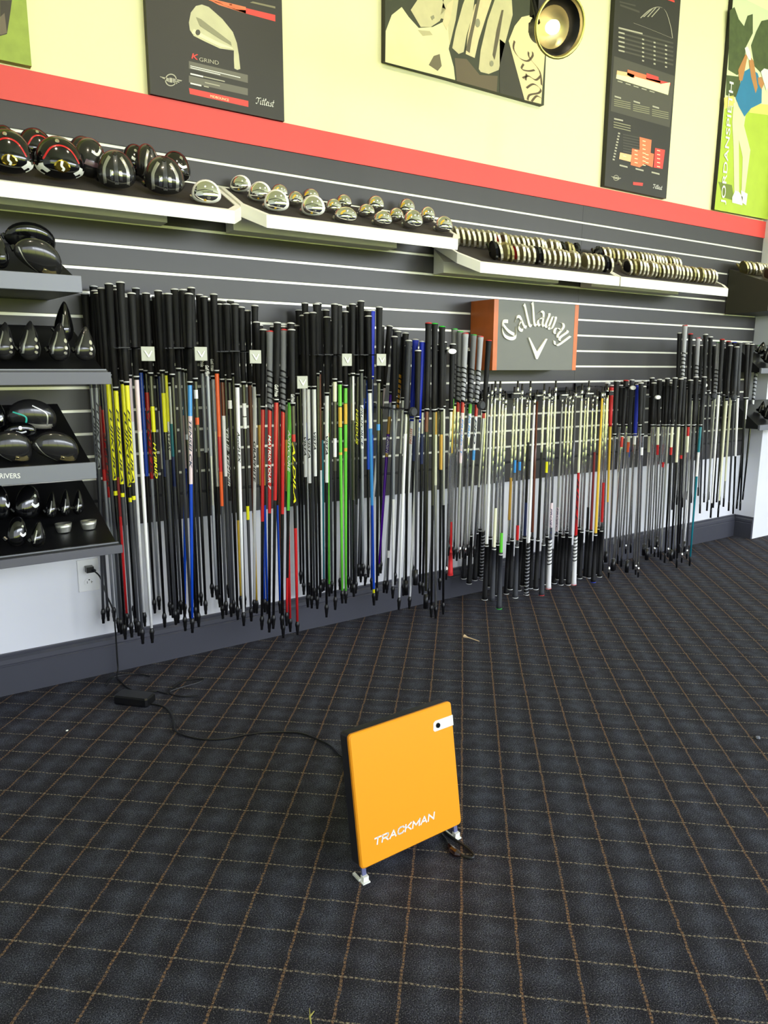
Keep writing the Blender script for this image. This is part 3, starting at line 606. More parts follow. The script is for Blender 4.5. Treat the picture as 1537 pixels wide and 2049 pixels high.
# ---------------------------------------------------------------- shelves and trays
def onplane(u, v, pl):
    yf, zf, yb, zb = pl; k = (zb-zf)/(yb-yf); d = ray(u, v)
    # z = zf + k (y - yf)
    tt = (zf-H-k*yf)/(d.z-k*d.y); return CAMP+d*tt
def shelf(x0, x1, zf, zb, label, cl=True, cr_=True):
    yf, yb = 2.33, 2.588; k = (zb-zf)/(yb-yf); lip = .040
    def top(x, y, o=0): return (x, y, zf+(y-yf)*k+o)
    out = [(x0, yb), (x0, yf+.08 if cl else yf)] + ([(x0+.055, yf)] if cl else []) + ([(x1-.045, yf)] if cr_ else []) + [(x1, yf+.05 if cr_ else yf), (x1, yb)]
    cx, cy = (x0+x1)/2, (yf+yb)/2
    def ins(x, y, d): return (x+(d if x < cx else -d)*1.0, y+(d*.7 if y < cy else -.002))
    t = empty('display_shelf', (cx, yb, zb-.12), label, 'shelf')
    A = [top(x, y) for x, y in out]; Bm = [top(x, y, -lip) for x, y in out]
    I = [top(*ins(x, y, .016)) for x, y in out]; I2 = [top(*ins(x, y, .016), -.004) for x, y in out]
    n = len(out); V = A+Bm+I+I2; Fc = [tuple(range(n, 2*n))]
    for i in range(n):
        j = (i+1) % n
        Fc += [(i, n+i, n+j, j), (i, j, 2*n+j, 2*n+i), (2*n+i, 2*n+j, 3*n+j, 3*n+i)]
    mesh('tray', V, Fc, wlam, t)
    V, Fc = prism([(a, b, c+.0005) for a, b, c in I2], [(a, b, c-.01) for a, b, c in I2]); mesh('foam_insert', V, Fc, foam, t)
    # support box under the tray
    V, Fc = prism([(x0+.02, yf+.19, zf+.02), (x0+.02, 2.588, zb-lip-.01), (x0+.02, 2.588, zf-.026), (x0+.02, yf+.19, zf-.024)],
                  [(x1-.20, yf+.19, zf+.02), (x1-.20, 2.588, zb-lip-.01), (x1-.20, 2.588, zf-.026), (x1-.20, yf+.19, zf-.024)])
    mesh('support_box', V, Fc, wlam, t)
    return (yf, zf-.003, yb, zb-.003)
PT1 = shelf(.13, 1.052, 1.563, 1.692, 'white slanted display shelf at upper left holding black driver heads', cl=False)
PT2 = shelf(1.064, 1.975, 1.563, 1.692, 'white slanted display shelf holding round chrome fairway heads')
PT3 = shelf(1.995, 2.905, 1.487, 1.616, 'left white slanted shelf full of iron heads, above the brand sign', cr_=False)
PT4 = shelf(2.915, 3.835, 1.487, 1.616, 'right white slanted shelf full of iron heads, next to dark box', cl=False)
def ltray(xr, zf, zb, lip, label, txt=None, rim=False):
    yf, yb, xl = 2.15, 2.588, -.45
    t = empty('display_tray', ((xl+xr)/2, yb, zf), label, 'display tray')
    boxo('front_lip', (xl, yf, zf-lip), (xr, yf+.012, zf), grey if not rim else greyd, t, bev=.0012)
    V, Fc = prism([(xl, yf+.013, zf-.012), (xl, yf+.013, zf-lip), (xl, yb, zf-lip+.01), (xl, yb, zb)], [(xr-.006, yf+.013, zf-.012), (xr-.006, yf+.013, zf-lip), (xr-.006, yb, zf-lip+.01), (xr-.006, yb, zb)])
    mesh('slanted_insert', V, Fc, blackp, t)
    if rim:
        boxo('inner_ledge', (xl, yf+.016, zf-.012), (xr-.004, yf+.034, zf+.006), blackp, t, bev=.002)
        boxo('ledge_trim', (xl, yf+.014, zf+.004), (xr-.008, yf+.018, zf+.0075), grey, t)
    if txt: text('lettering', txt, at(-11, 957.5, yf-.0006), at(41, 957, yf-.0006), (0, 0, 1), .0135, inkw, t, (0, -1, 0), bold=.01)
    return (yf+.02, zf-.012, yb, zb)
PL1 = ltray(.486, 1.312, 1.44, .044, 'grey-lipped black tray at upper left, highest of four, with dark driver heads')
PL2 = ltray(.546, 1.060, 1.20, .034, 'second highest black tray at left, with upright dark heads and screws', rim=True)
PL3 = ltray(.488, .812, .955, .046, 'grey tray at left lettered DRIVERS', 'DRIVERS')
PL4 = ltray(.546, .566, .70, .024, 'lowest black tray at left, with thin fin-like heads and empty cups', rim=True)
# ---------------------------------------------------------------- club heads
def head(name, label, u, v, rw, rh, plane, style, group=None, yaw=0, tilt=0, roll=0, thick=.7, cat='club head'):
    P = onplane(u, v+rh*.9, plane); h = None; yf_, zf_, yb_, zb_ = plane; k_ = (zb_-zf_)/(yb_-yf_); ymax = yb_-.05
    if P.y > ymax or P.y < yf_-.02:
        y_ = ymax if P.y > ymax else yf_+.01; tp_ = at(u, v-rh, y_); P = Vector((at(u, v, y_).x, y_, zf_+(y_-yf_)*k_)); h = (tp_.z-P.z)
    s = (P-CAMP).dot(f_)/F; w = 2*rw*s; h = h or 2*rh*s
    t = empty(name, P, label, cat, group)
    to = Vector((CAMP.x-P.x, CAMP.y-P.y, 0)).normalized(); a0 = math.atan2(to.y, to.x)+math.pi/2+math.radians(yaw)
    R = Matrix.Rotation(a0, 3, 'Z') @ Matrix.Rotation(math.radians(tilt), 3, 'X') @ Matrix.Rotation(math.radians(roll), 3, 'Y')
    th = thick*h*.5; cz = h*.42
    # keep clear of the wall behind
    def pt(a, b, dep):  # a,b in the unit disc
        bz = b*h*(.58 if b > 0 else .42*(1-.25*abs(b)))
        if style in ('fin', 'finscrew') and b > 0: a = a*(1-.5*b); dep = dep*(1-.45*b)
        return P+Vector((0, 0, cz))+R@Vector((a*w/2, -dep, bz))
    def surf(a, b, off=0):
        r = min(1, math.hypot(a, b)); return pt(a, b, th*math.sqrt(max(0, 1-r*r))+off)
    N = 28; M_ = 8
    def shell(name, r0, r1, m, sgn=1, sc=1.0, off=0, steps=M_):
        V = []; Fc = []
        for i in range(steps+1):
            f = r0+(r1-r0)*i/steps; r = math.sin(f*math.pi/2)
            V += [pt(r*math.cos(q), r*math.sin(q), sgn*sc*th*math.cos(f*math.pi/2)+off) for q in [2*math.pi*k/N for k in range(N)]]
        for i in range(steps):
            for k in range(N):
                F4 = (i*N+k, i*N+(k+1) % N, (i+1)*N+(k+1) % N, (i+1)*N+k); Fc.append(F4 if sgn > 0 else F4[::-1])
        return mesh(name, V, Fc, m, t, smooth=True)
    def ribbon(name, pl, wd, m, off=.0008):
        pts = spline([(a, b, 0) for a, b in pl], 5); V = []; Fc = []
        for i, p in enumerate(pts):
            d = (pts[min(i+1, len(pts)-1)]-pts[max(i-1, 0)]).normalized(); nn = Vector((-d.y, d.x, 0))*wd
            V += [surf(p.x+nn.x, p.y+nn.y, off), surf(p.x, p.y, off+.0006), surf(p.x-nn.x, p.y-nn.y, off)]
        for i in range(len(pts)-1): Fc += [(3*i, 3*i+3, 3*i+4, 3*i+1), (3*i+1, 3*i+4, 3*i+5, 3*i+2)]
        return mesh(name, V, Fc, m, t, smooth=True)
    def disc(name, a, b, r, m, off=.001):
        c = surf(a, b, off); ring = [surf(a+r*math.cos(q), b+r*math.sin(q)*w/h, off) for q in [k*math.pi/6 for k in range(12)]]
        top = [surf(a+r*.8*math.cos(q), b+r*.8*math.sin(q)*w/h, off+.0015) for q in [k*math.pi/6 for k in range(12)]]
        V, Fc = prism(top, ring); return mesh(name, V, Fc, m, t)
    def hosel(m, a=-.9, b=-.3, L=.35):
        V, Fc = tube([pt(a, b, -th*.2), pt(a*1.15, b+.2, -th*.5)], [.007, .0065], 10); mesh('hosel', V, Fc, m, t)
    S = style
    if S == 'rimchrome':
        shell('crown', 0, 1, white, -1, .6); shell('rim', .56, 1.0, MATS['white_gloss'], 1, steps=5); shell('sole', 0, .60, chrome, 1, off=.0012)
        ribbon('sole_recess', [(-.6, .12), (-.1, .22), (.45, .14)], .07, ink); disc('weight_screw', .15, -.45, .13, satin); disc('badge', -.1, -.72, .1, SH['y'])
    elif S == 'chrome':
        shell('crown', 0, 1, satin, -1, .6); shell('sole', 0, 1.0, chrome, 1)
        ribbon('sole_groove', [(-.7, -.1), (-.1, .1), (.6, -.15)], .06, ink); disc('weight_screw', .1, -.5, .13, satin); ribbon('gold_badge', [(-.5, .1), (-.35, .35), (-.1, .5)], .09, SH['y'])
    elif S == 'red':
        shell('crown', 0, 1, glossg, -1, .7); shell('sole', 0, 1.0, glossk, 1)
        ribbon('red_stripe', [(-.72, .0), (-.4, .42), (0, .55), (.4, .42), (.72, .0)], .035, SH['R'])
        ribbon('white_skirt', [(-.86, -.2), (-.8, -.42), (-.55, -.7)], .13, MATS['white_gloss']); ribbon('white_skirt', [(.86, -.2), (.8, -.42), (.55, -.7)], .13, MATS['white_gloss'])
        disc('sole_badge', 0, -.32, .33, mat('gold_mirror', (214, 186, 74), .12, 1)); ribbon('sole_mark', [(0, -.05), (-.04, -.3), (.05, -.45), (0, -.6)], .05, MATS['white_gloss'], .0032)
        disc('weight_screw', -.1, .72, .09, chrome)
    elif S == 'stripe':
        shell('crown', 0, 1, glossk, -1, .7); shell('sole', 0, 1.0, glossg, 1)
        for q in (-1, 1):
            ribbon('silver_stripe', [(q*.28, .62), (q*.50, .3), (q*.60, 0), (q*.58, -.72)], .075, satin)
            ribbon('gold_window', [(q*.22, .05), (q*.24, -.55)], .075, chrome)
        ribbon('centre_strip', [(0, .7), (0, -.8)], .10, SH['D']); disc('weight_screw', 0, -.62, .09, chrome); disc('hosel_screw', 0, .76, .12, glossg)
    elif S == 'dark':
        shell('crown', 0, 1, glossk, -1, .7); shell('sole', 0, 1.0, glossk, 1); disc('weight_screw', .0, .55, .12, chrome)
        ribbon('white_mark', [(-.3, .2), (0, .08), (.35, .18)], .07, MATS['white_gloss'])
    elif S == 'purple':
        shell('crown', 0, 1, glossk, -1, .7); shell('sole', 0, 1.0, glossg, 1); disc('weight_screw', .25, .55, .11, chrome)
        ribbon('purple_band', [(-.75, -.1), (-.2, -.25), (.5, -.1)], .14, mat('plum_paint', (96, 70, 84), .3)); ribbon('white_mark', [(-.4, .35), (-.1, .25), (.2, .5)], .06, MATS['white_gloss'])
    elif S == 'fin':
        shell('crown', 0, 1, glossk, -1, .9); shell('sole', 0, 1.0, glossk, 1)
        ribbon('edge_trim', [(-.75, .45), (-.86, 0), (-.8, -.5)], .05, satin)
    elif S == 'finscrew':
        shell('crown', 0, 1, glossk, -1, .9); shell('sole', 0, 1.0, glossg, 1)
        for j in range(3): disc('weight_screw', .18, .28-.3*j, .2, ironm)
        ribbon('edge_trim', [(-.62, .6), (-.84, 0), (-.8, -.5)], .05, satin); ribbon('edge_trim', [(.55, .2), (.75, -.1), (.8, -.5)], .05, satin)
    elif S == 'cyan':
        shell('crown', 0, 1, glossk, -1, .7); shell('sole', 0, 1.0, glossk, 1); ribbon('cyan_edge', [(-.1, -.85), (.4, -.8), (.85, -.4)], .05, mat('cyan_paint', (40, 140, 190), .3)); disc('weight_screw', .2, -.3, .08, chrome)
    elif S == 'teal':
        shell('crown', 0, 1, glossk, -1, .7); shell('sole', 0, 1.0, glossg, 1)
        ribbon('teal_line', [(-.8, .25), (-.3, .15), (-.25, -.25)], .035, mat('teal_line_paint', (60, 200, 180), .3)); ribbon('white_line', [(-.1, .75), (.5, .45), (.6, -.2)], .03, satin)
        ribbon('chrome_face', [(-.15, -.4), (.3, -.38), (.85, -.25)], .2, ironm)
    elif S == 'ember':
        shell('crown', 0, 1, glossk, -1, .7); shell('sole', 0, 1.0, glossg, 1)
        ribbon('chrome_face', [(.25, -.35), (.6, -.3), (.85, -.1)], .20, mat('golden_face', (226, 206, 150), .25, .9)); ribbon('face_edge', [(-.9, .1), (-.4, -.5), (.2, -.85)], .03, satin); disc('weight_screw', .35, -.3, .07, chrome)
    hosel(glossk if S not in ('rimchrome', 'chrome') else satin)
    return t
HD = [
 (22, 316, 44, 46, 'red', 'black driver head with gold badge, leftmost on the upper left white shelf', 0),
 (8, 272, 24, 22, 'dark', 'dark driver head behind the leftmost gold-badged one, cut by the frame', 10),
 (72, 288, 35, 32, 'red', 'dark red-striped driver head at the back, between the two gold-badged ones', 25),
 (122, 328, 46, 44, 'red', 'black driver head with white skirt and red arc, front of upper left shelf', 10),
 (166, 297, 29, 25, 'purple', 'plum-banded dark driver head at the back of the upper left shelf', 10),
 (184, 328, 34, 42, 'purple', 'dark head with bright side stripe, behind the left silver-striped driver head', 35),
 (235, 350, 37, 40, 'stripe', 'silver-striped black driver head, left one of the two in front', 0),
 (270, 318, 26, 30, 'dark', 'round black driver head at the back, between the silver-striped heads', 5),
 (296, 335, 24, 38, 'stripe', 'silver-striped black driver head standing behind between the two front ones', 30),
 (331, 362, 39, 40, 'stripe', 'silver-striped black driver head, right one of the two in front', 4),
 (352, 332, 31, 30, 'dark', 'glossy black driver head behind the right silver-striped one', 35),
 (414, 390, 29, 25, 'rimchrome', 'chrome head with white rim alone at the right end of driver shelf', 0)]
for u, v, rw, rh, st_, lb, yw in HD: head('driver_head' if st_ != 'rimchrome' else 'fairway_head', lb, u, v, rw, rh, PT1, st_, 'club heads on the upper left white shelf', yw)
CH = [(481.7, 370, 21, 20, 'rimchrome', 'white-rimmed chrome fairway head, farthest left on the chrome head shelf'), (521, 388.6, 23, 21, 'rimchrome', 'white-rimmed chrome fairway head, second from left on its shelf'),
 (554, 407, 25, 23, 'rimchrome', 'white-rimmed chrome fairway head in front, third from left'), (559, 383, 17, 15, 'chrome', 'small chrome head behind the third white-rimmed head'),
 (592, 402, 16, 16, 'chrome', 'chrome head between the third and fourth white-rimmed heads'), (621, 393, 18, 16, 'chrome', 'chrome head at the back behind the fourth white-rimmed head'),
 (627, 417, 24, 22, 'rimchrome', 'white-rimmed chrome fairway head, rightmost with a white rim'), (668, 416, 16, 15, 'chrome', 'small chrome head right beside the rightmost white-rimmed head'),
 (692, 433, 23, 16, 'chrome', 'wide pale chrome head in front row, right of the white-rimmed heads'), (687, 407, 17, 15, 'chrome', 'chrome head at the back above the wide pale one'),
 (733, 425, 17, 14, 'chrome', 'chrome head in the middle, behind the three-screw head'), (751, 408, 18, 17, 'chrome', 'yellowish chrome head in back row, second from right there'),
 (766, 441, 19, 16, 'chrome', 'chrome head in front with small screws, left of the large round one'), (792, 434, 16, 15, 'chrome', 'smoky chrome head between two front row heads'),
 (813, 413, 18, 16, 'chrome', 'chrome head in back row with yellow glint, rightmost of the back row'), (826, 444, 20, 20, 'chrome', 'large round chrome head in front, third from right end'),
 (855, 434, 16, 17, 'chrome', 'dark chrome head, second from the right end of the shelf'), (888, 453, 18, 17, 'chrome', 'chrome head at the far right end of chrome head shelf')]
for i, (u, v, rw, rh, st_, lb) in enumerate(CH): head('fairway_head', lb, u, v, rw, rh, PT2, st_, 'chrome fairway heads on the second white shelf', (i*37) % 30-15)
for u, v, rw, rh, st_, lb, yw, ti, ro, pl in [
 (63, 482, 48, 34, 'cyan', 'flat black driver head with cyan edge, topmost in highest left tray', 10, 35, 10, PL1),
 (78, 520, 48, 34, 'ember', 'black driver head with golden face corner in the highest left tray', 10, 20, 30, PL1),
 (4, 512, 18, 38, 'fin', 'dark club head at frame edge in the highest left tray', 30, 0, 0, PL1),
 (130, 655, 24, 46, 'fin', 'tall black fin-like head with blue edge in second left tray', 55, 0, 10, PL2),
 (12, 692, 24, 42, 'finscrew', 'upright black head at the frame edge in second left tray', 35, 0, 8, PL2),
 (62, 692, 26, 44, 'finscrew', 'upright black head with three screws, left of the tall blue-edged fin', 35, 0, 8, PL2),
 (121, 694, 26, 42, 'finscrew', 'upright black head with dim screws in front of the tall blue-edged fin', 35, 0, 8, PL2),
 (172, 696, 26, 38, 'finscrew', 'upright black head with three screws at right end of second tray', 35, 0, 8, PL2),
 (66, 836, 46, 34, 'teal', 'black driver head with teal line and chrome face above DRIVERS lettering', 5, 10, 12, PL3),
 (0, 840, 14, 30, 'dark', 'dark head at the frame edge in the DRIVERS tray', 10, 0, 0, PL3),
 (42, 864, 30, 18, 'dark', 'black head with small dark badge between others in DRIVERS tray', 5, 10, 0, PL3),
 (24, 898, 40, 34, 'ember', 'black head with chrome corner at lower left of DRIVERS tray', 5, 10, 22, PL3),
 (113, 898, 44, 32, 'ember', 'black head with chrome corner at lower right of DRIVERS tray', 5, 10, 22, PL3),
 (2, 1012, 16, 40, 'dark', 'black fin at the frame edge in the lowest left tray', 45, 0, 0, PL4),
 (58, 1012, 27, 38, 'dark', 'large black fin with bright screw in back of the lowest left tray', 40, 0, 10, PL4),
 (36, 1070, 20, 34, 'dark', 'black fin with bright screw in front of the lowest left tray', 35, 0, 8, PL4),
 (78, 1074, 19, 30, 'fin', 'plain black fin in front of lowest left tray', 45, 0, 12, PL4),
 (104, 1016, 14, 30, 'fin', 'thin black fin, left of the two thinnest in the lowest tray', 55, 0, 14, PL4),
 (132, 1012, 13, 30, 'fin', 'thin black fin, middle one at back of the lowest left tray', 55, 0, 12, PL4),
 (158, 1010, 12, 28, 'fin', 'thin black fin, rightmost in the lowest left tray', 55, 0, 10, PL4)]:
    head('club_head', lb, u, v, rw*(.85 if 'fin' in st_ else 1), rh, pl, st_, None, yw, ti, ro, thick=.4 if 'fin' in st_ else .55)
for (u, v, lb) in ((128, 1056, 'small empty silver cup in the lowest left tray, left one'), (178, 1050, 'larger empty silver cup at the right of the lowest left tray')):
    P = onplane(u, v+8, PL4); V, Fc = [], []
    q = [(.018, .0), (.022, .012), (.024, .026), (.021, .026), (.019, .012), (.0, .006)]
    for r, z in q: V += [P+Vector((r*math.cos(k*math.pi/8), r*.8*math.sin(k*math.pi/8), z)) for k in range(16)]
    for i in range(len(q)-1): Fc += [(i*16+k, i*16+(k+1) % 16, (i+1)*16+(k+1) % 16, (i+1)*16+k) for k in range(16)]
    tag(mesh('head_cup', V, Fc, satin, None, smooth=True), lb, 'cup')
# iron heads: one blade seen sole-first, copied along each row
def blade_mesh(mc, mb):
    out = [(.046, .0), (.022, -.001), (.006, .003), (-.001, .012), (-.004, .026), (-.001, .040), (.008, .051), (.020, .056), (.036, .052), (.050, .040), (.056, .020), (.054, .006)]
    n = len(out); V = []
    for x, sc in ((-.0052, 1), (-.0045, .86), (.0045, .86), (.0052, 1)):
        pass
    L0 = [(-.0058, y, z) for y, z in out]; L1 = [(.0058 if y < .01 else .002, y, z) for y, z in out]
    Ic = [(-.0025, .026+(y-.026)*.72, .027+(z-.027)*.72) for y, z in out]
    V = L0+L1+Ic; Fc = []; mi = []
    for i in range(n):
        j = (i+1) % n
        Fc += [(i, n+i, n+j, j), (i, j, 2*n+j, 2*n+i)]; mi += [0, 0]
    Fc += [tuple(range(2*n, 3*n)), tuple(range(2*n-1, n-1, -1))]; mi += [1, 0]
    me = bpy.data.meshes.new('blade'); me.from_pydata(V, [], Fc); me.materials.append(mc); me.materials.append(mb); me.polygons.foreach_set('material_index', mi); me.update()
    ho = bpy.data.meshes.new('hosel'); hv, hf = tube([(.0, .050, .012), (0, .078, .030)], [.0062, .0058], 8); ho.from_pydata(hv, [], hf); ho.materials.append(mc); ho.update()
    return me, ho
MB = {k: blade_mesh(*v) for k, v in {'c': (ironm, mat('brushed_olive', (150, 140, 104), .45, .7)), 's': (ironm, glossg), 'k': (glossk, glossg), 'r': (ironm, SH['R']), 'b': (ironm, mat('badge_brown', (96, 70, 58), .4)), 'g': (mat('champagne', (196, 186, 140), .3, .9), mat('badge_olive', (120, 112, 80), .4))}.items()}
ORD = ['leftmost', 'second from left', 'third from left', 'fourth from left', 'fifth from left', 'sixth from left', 'seventh from left', 'eighth from left', 'ninth from left', 'tenth from left', 'eleventh from left', 'twelfth from left', '13th from left', '14th from left', '15th from left', '16th from left', '17th from left', '18th from left', '19th from left', '20th from left', '21st from left', '22nd from left', '23rd from left', '24th from left', '25th from left', '26th from left', '27th from left', '28th from left', '29th from left', '30th from left']
NM = {'c': 'chrome', 's': 'satin silver', 'k': 'black', 'r': 'red-backed', 'b': 'brown-badged chrome', 'g': 'champagne'}
def irons(x0, dx, y, plane, pat, where, group, lean=16, yaw=-20):
    yf, zf, yb, zb = plane; k = (zb-zf)/(yb-yf); cnt = {}; x = x0; pitch = math.atan(k)
    for ch in pat:
        if ch == ' ': x += dx; continue
        me, ho = MB[ch]; i = cnt.get(ch, 0); cnt[ch] = i+1
        many = pat.count(ch) > 1
        t = empty('iron_head', (x, y-.012, zf+(y-.012-yf)*k+.002), f"{ORD[i]+' ' if many else ''}{NM[ch]} iron head {where}", 'iron head', group)
        t.rotation_euler = (pitch, math.radians(-lean+random.uniform(-5, 5)), math.radians(yaw+random.uniform(-5, 5)))
        t.scale = (.9, 1.25, 1.4)
        for nm_, q in (('blade', me), ('hosel', ho)):
            o = bpy.data.objects.new(nm_, q); COL.objects.link(o); o.parent = t
        x += dx*random.uniform(.92, 1.08)
irons(2.075, .0295, 2.505, PT3, 'cccccccsrbgcccccccsccckggk', 'in the back row of the left iron shelf', 'iron heads in the back row of the left iron shelf')
irons(2.17, .0315, 2.375, PT3, 'ksggrcccksccccccb ccccks', 'in the front row of the left iron shelf', 'iron heads in the front row of the left iron shelf')
irons(2.965, .030, 2.505, PT4, 'kbcgcgcsbgccccccccgsbc', 'in the back row of the right iron shelf', 'iron heads in the back row of the right iron shelf')
irons(3.03, .0315, 2.375, PT4, 'sgcccccgccccccccgsgcccc', 'in the front row of the right iron shelf', 'iron heads in the front row of the right iron shelf')
# dark box shelf at the right end
t = empty('box_shelf', (4.37, 2.59, 1.36), 'large dark-sided box shelf with pale front and iron heads at right edge', 'shelf')
zt = at(1514, 561, 2.32).z; zbm = at(1507, 619, 2.32).z; zr = at(1430, 535, 2.588).z
V, Fc = prism([(4.2, 2.335, zt), (4.2, 2.335, zbm), (4.2, 2.588, zbm-.005), (4.2, 2.588, zr)], [(4.538, 2.335, zt), (4.538, 2.335, zbm), (4.538, 2.588, zbm-.005), (4.538, 2.588, zr)])
mesh('case', V, Fc, mat('box_side', (58, 56, 46), .5), t)
boxo('front_panel', (4.202, 2.318, zbm+.002), (4.538, 2.335, zt+.0), mat('pale_panel', (190, 192, 178), .5), t, bev=.001)
boxo('sign_strip', (4.206, 2.312, zt-.045), (4.538, 2.318, zt-.012), mat('strip_grey', (140, 142, 136), .4), t)
text('lettering', 'CUSTOM FITTING', (4.218, 2.3115, zt-.034), (4.40, 2.3115, zt-.034), (0, 0, 1), .012, inkw, t, (0, -1, 0))
irons(4.235, .032, 2.50, (2.335, zt, 2.588, zr), 'gcgbccsc', 'in back row on the dark box shelf', 'iron heads on the dark box shelf', 25, -25)
irons(4.26, .034, 2.375, (2.335, zt, 2.588, zr), 'bkccbccc', 'in front row on the dark box shelf', 'iron heads on the dark box shelf', 25, -25)
# two small black trays at the far right edge
def rtray(u0, vf, vb, label, y0=2.30):
    A = at(u0, vf, y0); t = empty('display_tray', (A.x+.1, 2.47, A.z), label, 'display tray')
    x0 = A.x; zf = A.z; zb = at(u0, vb, 2.47).z
    V, Fc = prism([(x0, y0, zf), (x0, y0, zf-.02), (x0, 2.47, zf-.02), (x0, 2.47, zb)], [(x0+.5, y0, zf), (x0+.5, y0, zf-.02), (x0+.5, 2.47, zf-.02), (x0+.5, 2.47, zb)])
    V = [Vector(v)+Vector((0, 0, 0)) for v in V]
    mesh('tray', V, Fc, blackp, t); boxo('front_lip', (x0, y0-.012, zf-.026), (x0+.5, y0, zf+.004), grey, t, bev=.001)
    return (y0, zf, 2.47, zb)
PR1 = rtray(1520, 738, 690, 'upper small black tray with dark heads at the right frame edge')
PR2 = rtray(1517, 852, 800, 'lower small black tray with dark heads at the right frame edge')
for u, v, rw, rh, pl, lb in [(1524, 700, 10, 14, PR1, 'black head at left end of upper right-edge tray'), (1538, 712, 12, 22, PR1, 'black head with yellow glint in the upper right-edge tray'),
                             (1524, 818, 8, 14, PR2, 'small black head at left end of lower right-edge tray'), (1537, 826, 11, 20, PR2, 'dark green-glinting head in the lower right-edge tray')]:
    head('club_head', lb, u, v, rw, rh, pl, 'fin', None, 30, 0, 5, thick=.6)
# ---------------------------------------------------------------- shaft racks
RK = {}
def rack(key, u, v, kind, where, n=1, width=.095, off=-.035, yf=2.30):
    c = at(u, v, yf-.012); x0 = c.x+off-width/2; x1 = x0+width
    t = empty('shaft_rack', (c.x, 2.5918, c.z), f'black shaft rack on the slatwall {where}', 'rack')
    z = c.z+(.019 if kind == 'square' else .004)
    g = [box((x0+width*.36, yf, z-.003), (x0+width*.64, 2.588, z)), box((x0+.005, 2.580, z-.03), (x1-.005, 2.5905, z+.012))]
    for j in range(8):
        yy = yf+.012+j*(2.55-yf-.012)/7
        g.append(box((x0, yy, z-.003), (x1, yy+.003, z)))
    g.append(box((x0, yf, z-.003), (x1+.004, yf+.006, z)))
    V, Fc = join(g); mesh('holder_comb', V, Fc, blackm, t)
    if kind == 'square':
        boxo('badge', (c.x-.0205, yf-.014, c.z-.0215), (c.x+.0205, yf-.009, c.z+.0215), mat('badge_silver', (176, 177, 164), .45, .2), t, bev=.001)
        boxo('badge_stem', (c.x-.004, yf-.009, c.z+.010), (c.x+.004, yf+.003, c.z+.019), blackm, t)
        P = [(-.0125, .0085), (-.009, .0095), (.0005, -.004), (.009, .0095), (.0125, .0085), (.0025, -.0105), (-.001, -.0105)]
        V, Fc = prism([(c.x+a, yf-.0168, c.z+b) for a, b in P], [(c.x+a, yf-.0142, c.z+b) for a, b in P]); mesh('chevron', V, Fc, mat('badge_white', (246, 246, 240), .35), t)
    elif kind == 'oval':
        V, Fc = prism([(c.x+.020*math.cos(k*math.pi/10), yf-.014, c.z+.0095*math.sin(k*math.pi/10)) for k in range(20)], [(c.x+.0215*math.cos(k*math.pi/10), yf-.008, c.z+.0105*math.sin(k*math.pi/10)) for k in range(20)])
        mesh('badge', V, Fc, mat('oval_silver', (222, 222, 216), .3, .3), t)
        boxo('badge_stem', (c.x-.004, yf-.009, z-.003), (c.x+.004, yf+.003, z), blackm, t)
    elif kind == 'wing':
        boxo('end_plate', (c.x-.021, yf-.010, z-.001), (c.x+.021, yf+.001, z+.004), mat('wing_silver', (236, 236, 226), .35, .3), t, bev=.001)
        boxo('end_block', (c.x-.026, yf, z-.018), (c.x+.020, yf+.02, z-.002), blackm, t)
    elif kind == 'knob':
        V, Fc = tube([(c.x, yf-.02, z-.01), (c.x, yf-.012, z-.01), (c.x, yf+.0, z-.01)], [.014, .019, .017], 14); mesh('end_knob', V, Fc, gdark, t)
rack('1', 296, 708, 'square', 'with the leftmost square badge')
rack('2', 402, 708, 'square', 'with the second square badge from left')
rack('3', 511, 714, 'square', 'with the third square badge from left')
rack('4', 605, 765, 'square', 'with the lowest square badge')
rack('5', 694, 720, 'square', 'with square badge above the green shafts')
rack('6', 763, 720, 'square', 'with the rightmost square badge')
rack('7', 827, 821, 'knob', 'under the two blue grips, ending in a round knob', off=-.02)
rack('8', 905, 703, 'oval', 'with the oval badge left of the brand sign', off=-.03)
rack('9', 964, 808, 'knob', 'left below the brand sign, ending in a round knob', off=-.03)
for k, (u, v) in enumerate([(1037, 790), (1083, 794), (1132, 793), (1183, 790), (1231, 785)]):
    rack('m%d' % k, u, v, 'wing', 'under the brand sign, its silver end %s' % ['leftmost', 'second from left', 'in the middle', 'second from right', 'rightmost'][k], off=-.04, width=.1)
rack('o1', 1267, 776, 'oval', 'with oval badge beside the blue grip', off=-.03)
rack('o2', 1317, 795, 'oval', 'with the lowest oval badge', off=-.03)
rack('o3', 1365, 773, 'oval', 'with oval badge, second from right', off=-.03)
rack('o4', 1411, 771, 'oval', 'with the rightmost oval badge', off=-.03)
rack('k1', 1470, 793, 'knob', 'at the far right end of the slatwall', off=-.02)
rack('k2', 1430, 790, 'knob', 'holding the grey-striped grips at the far right', off=-.02)
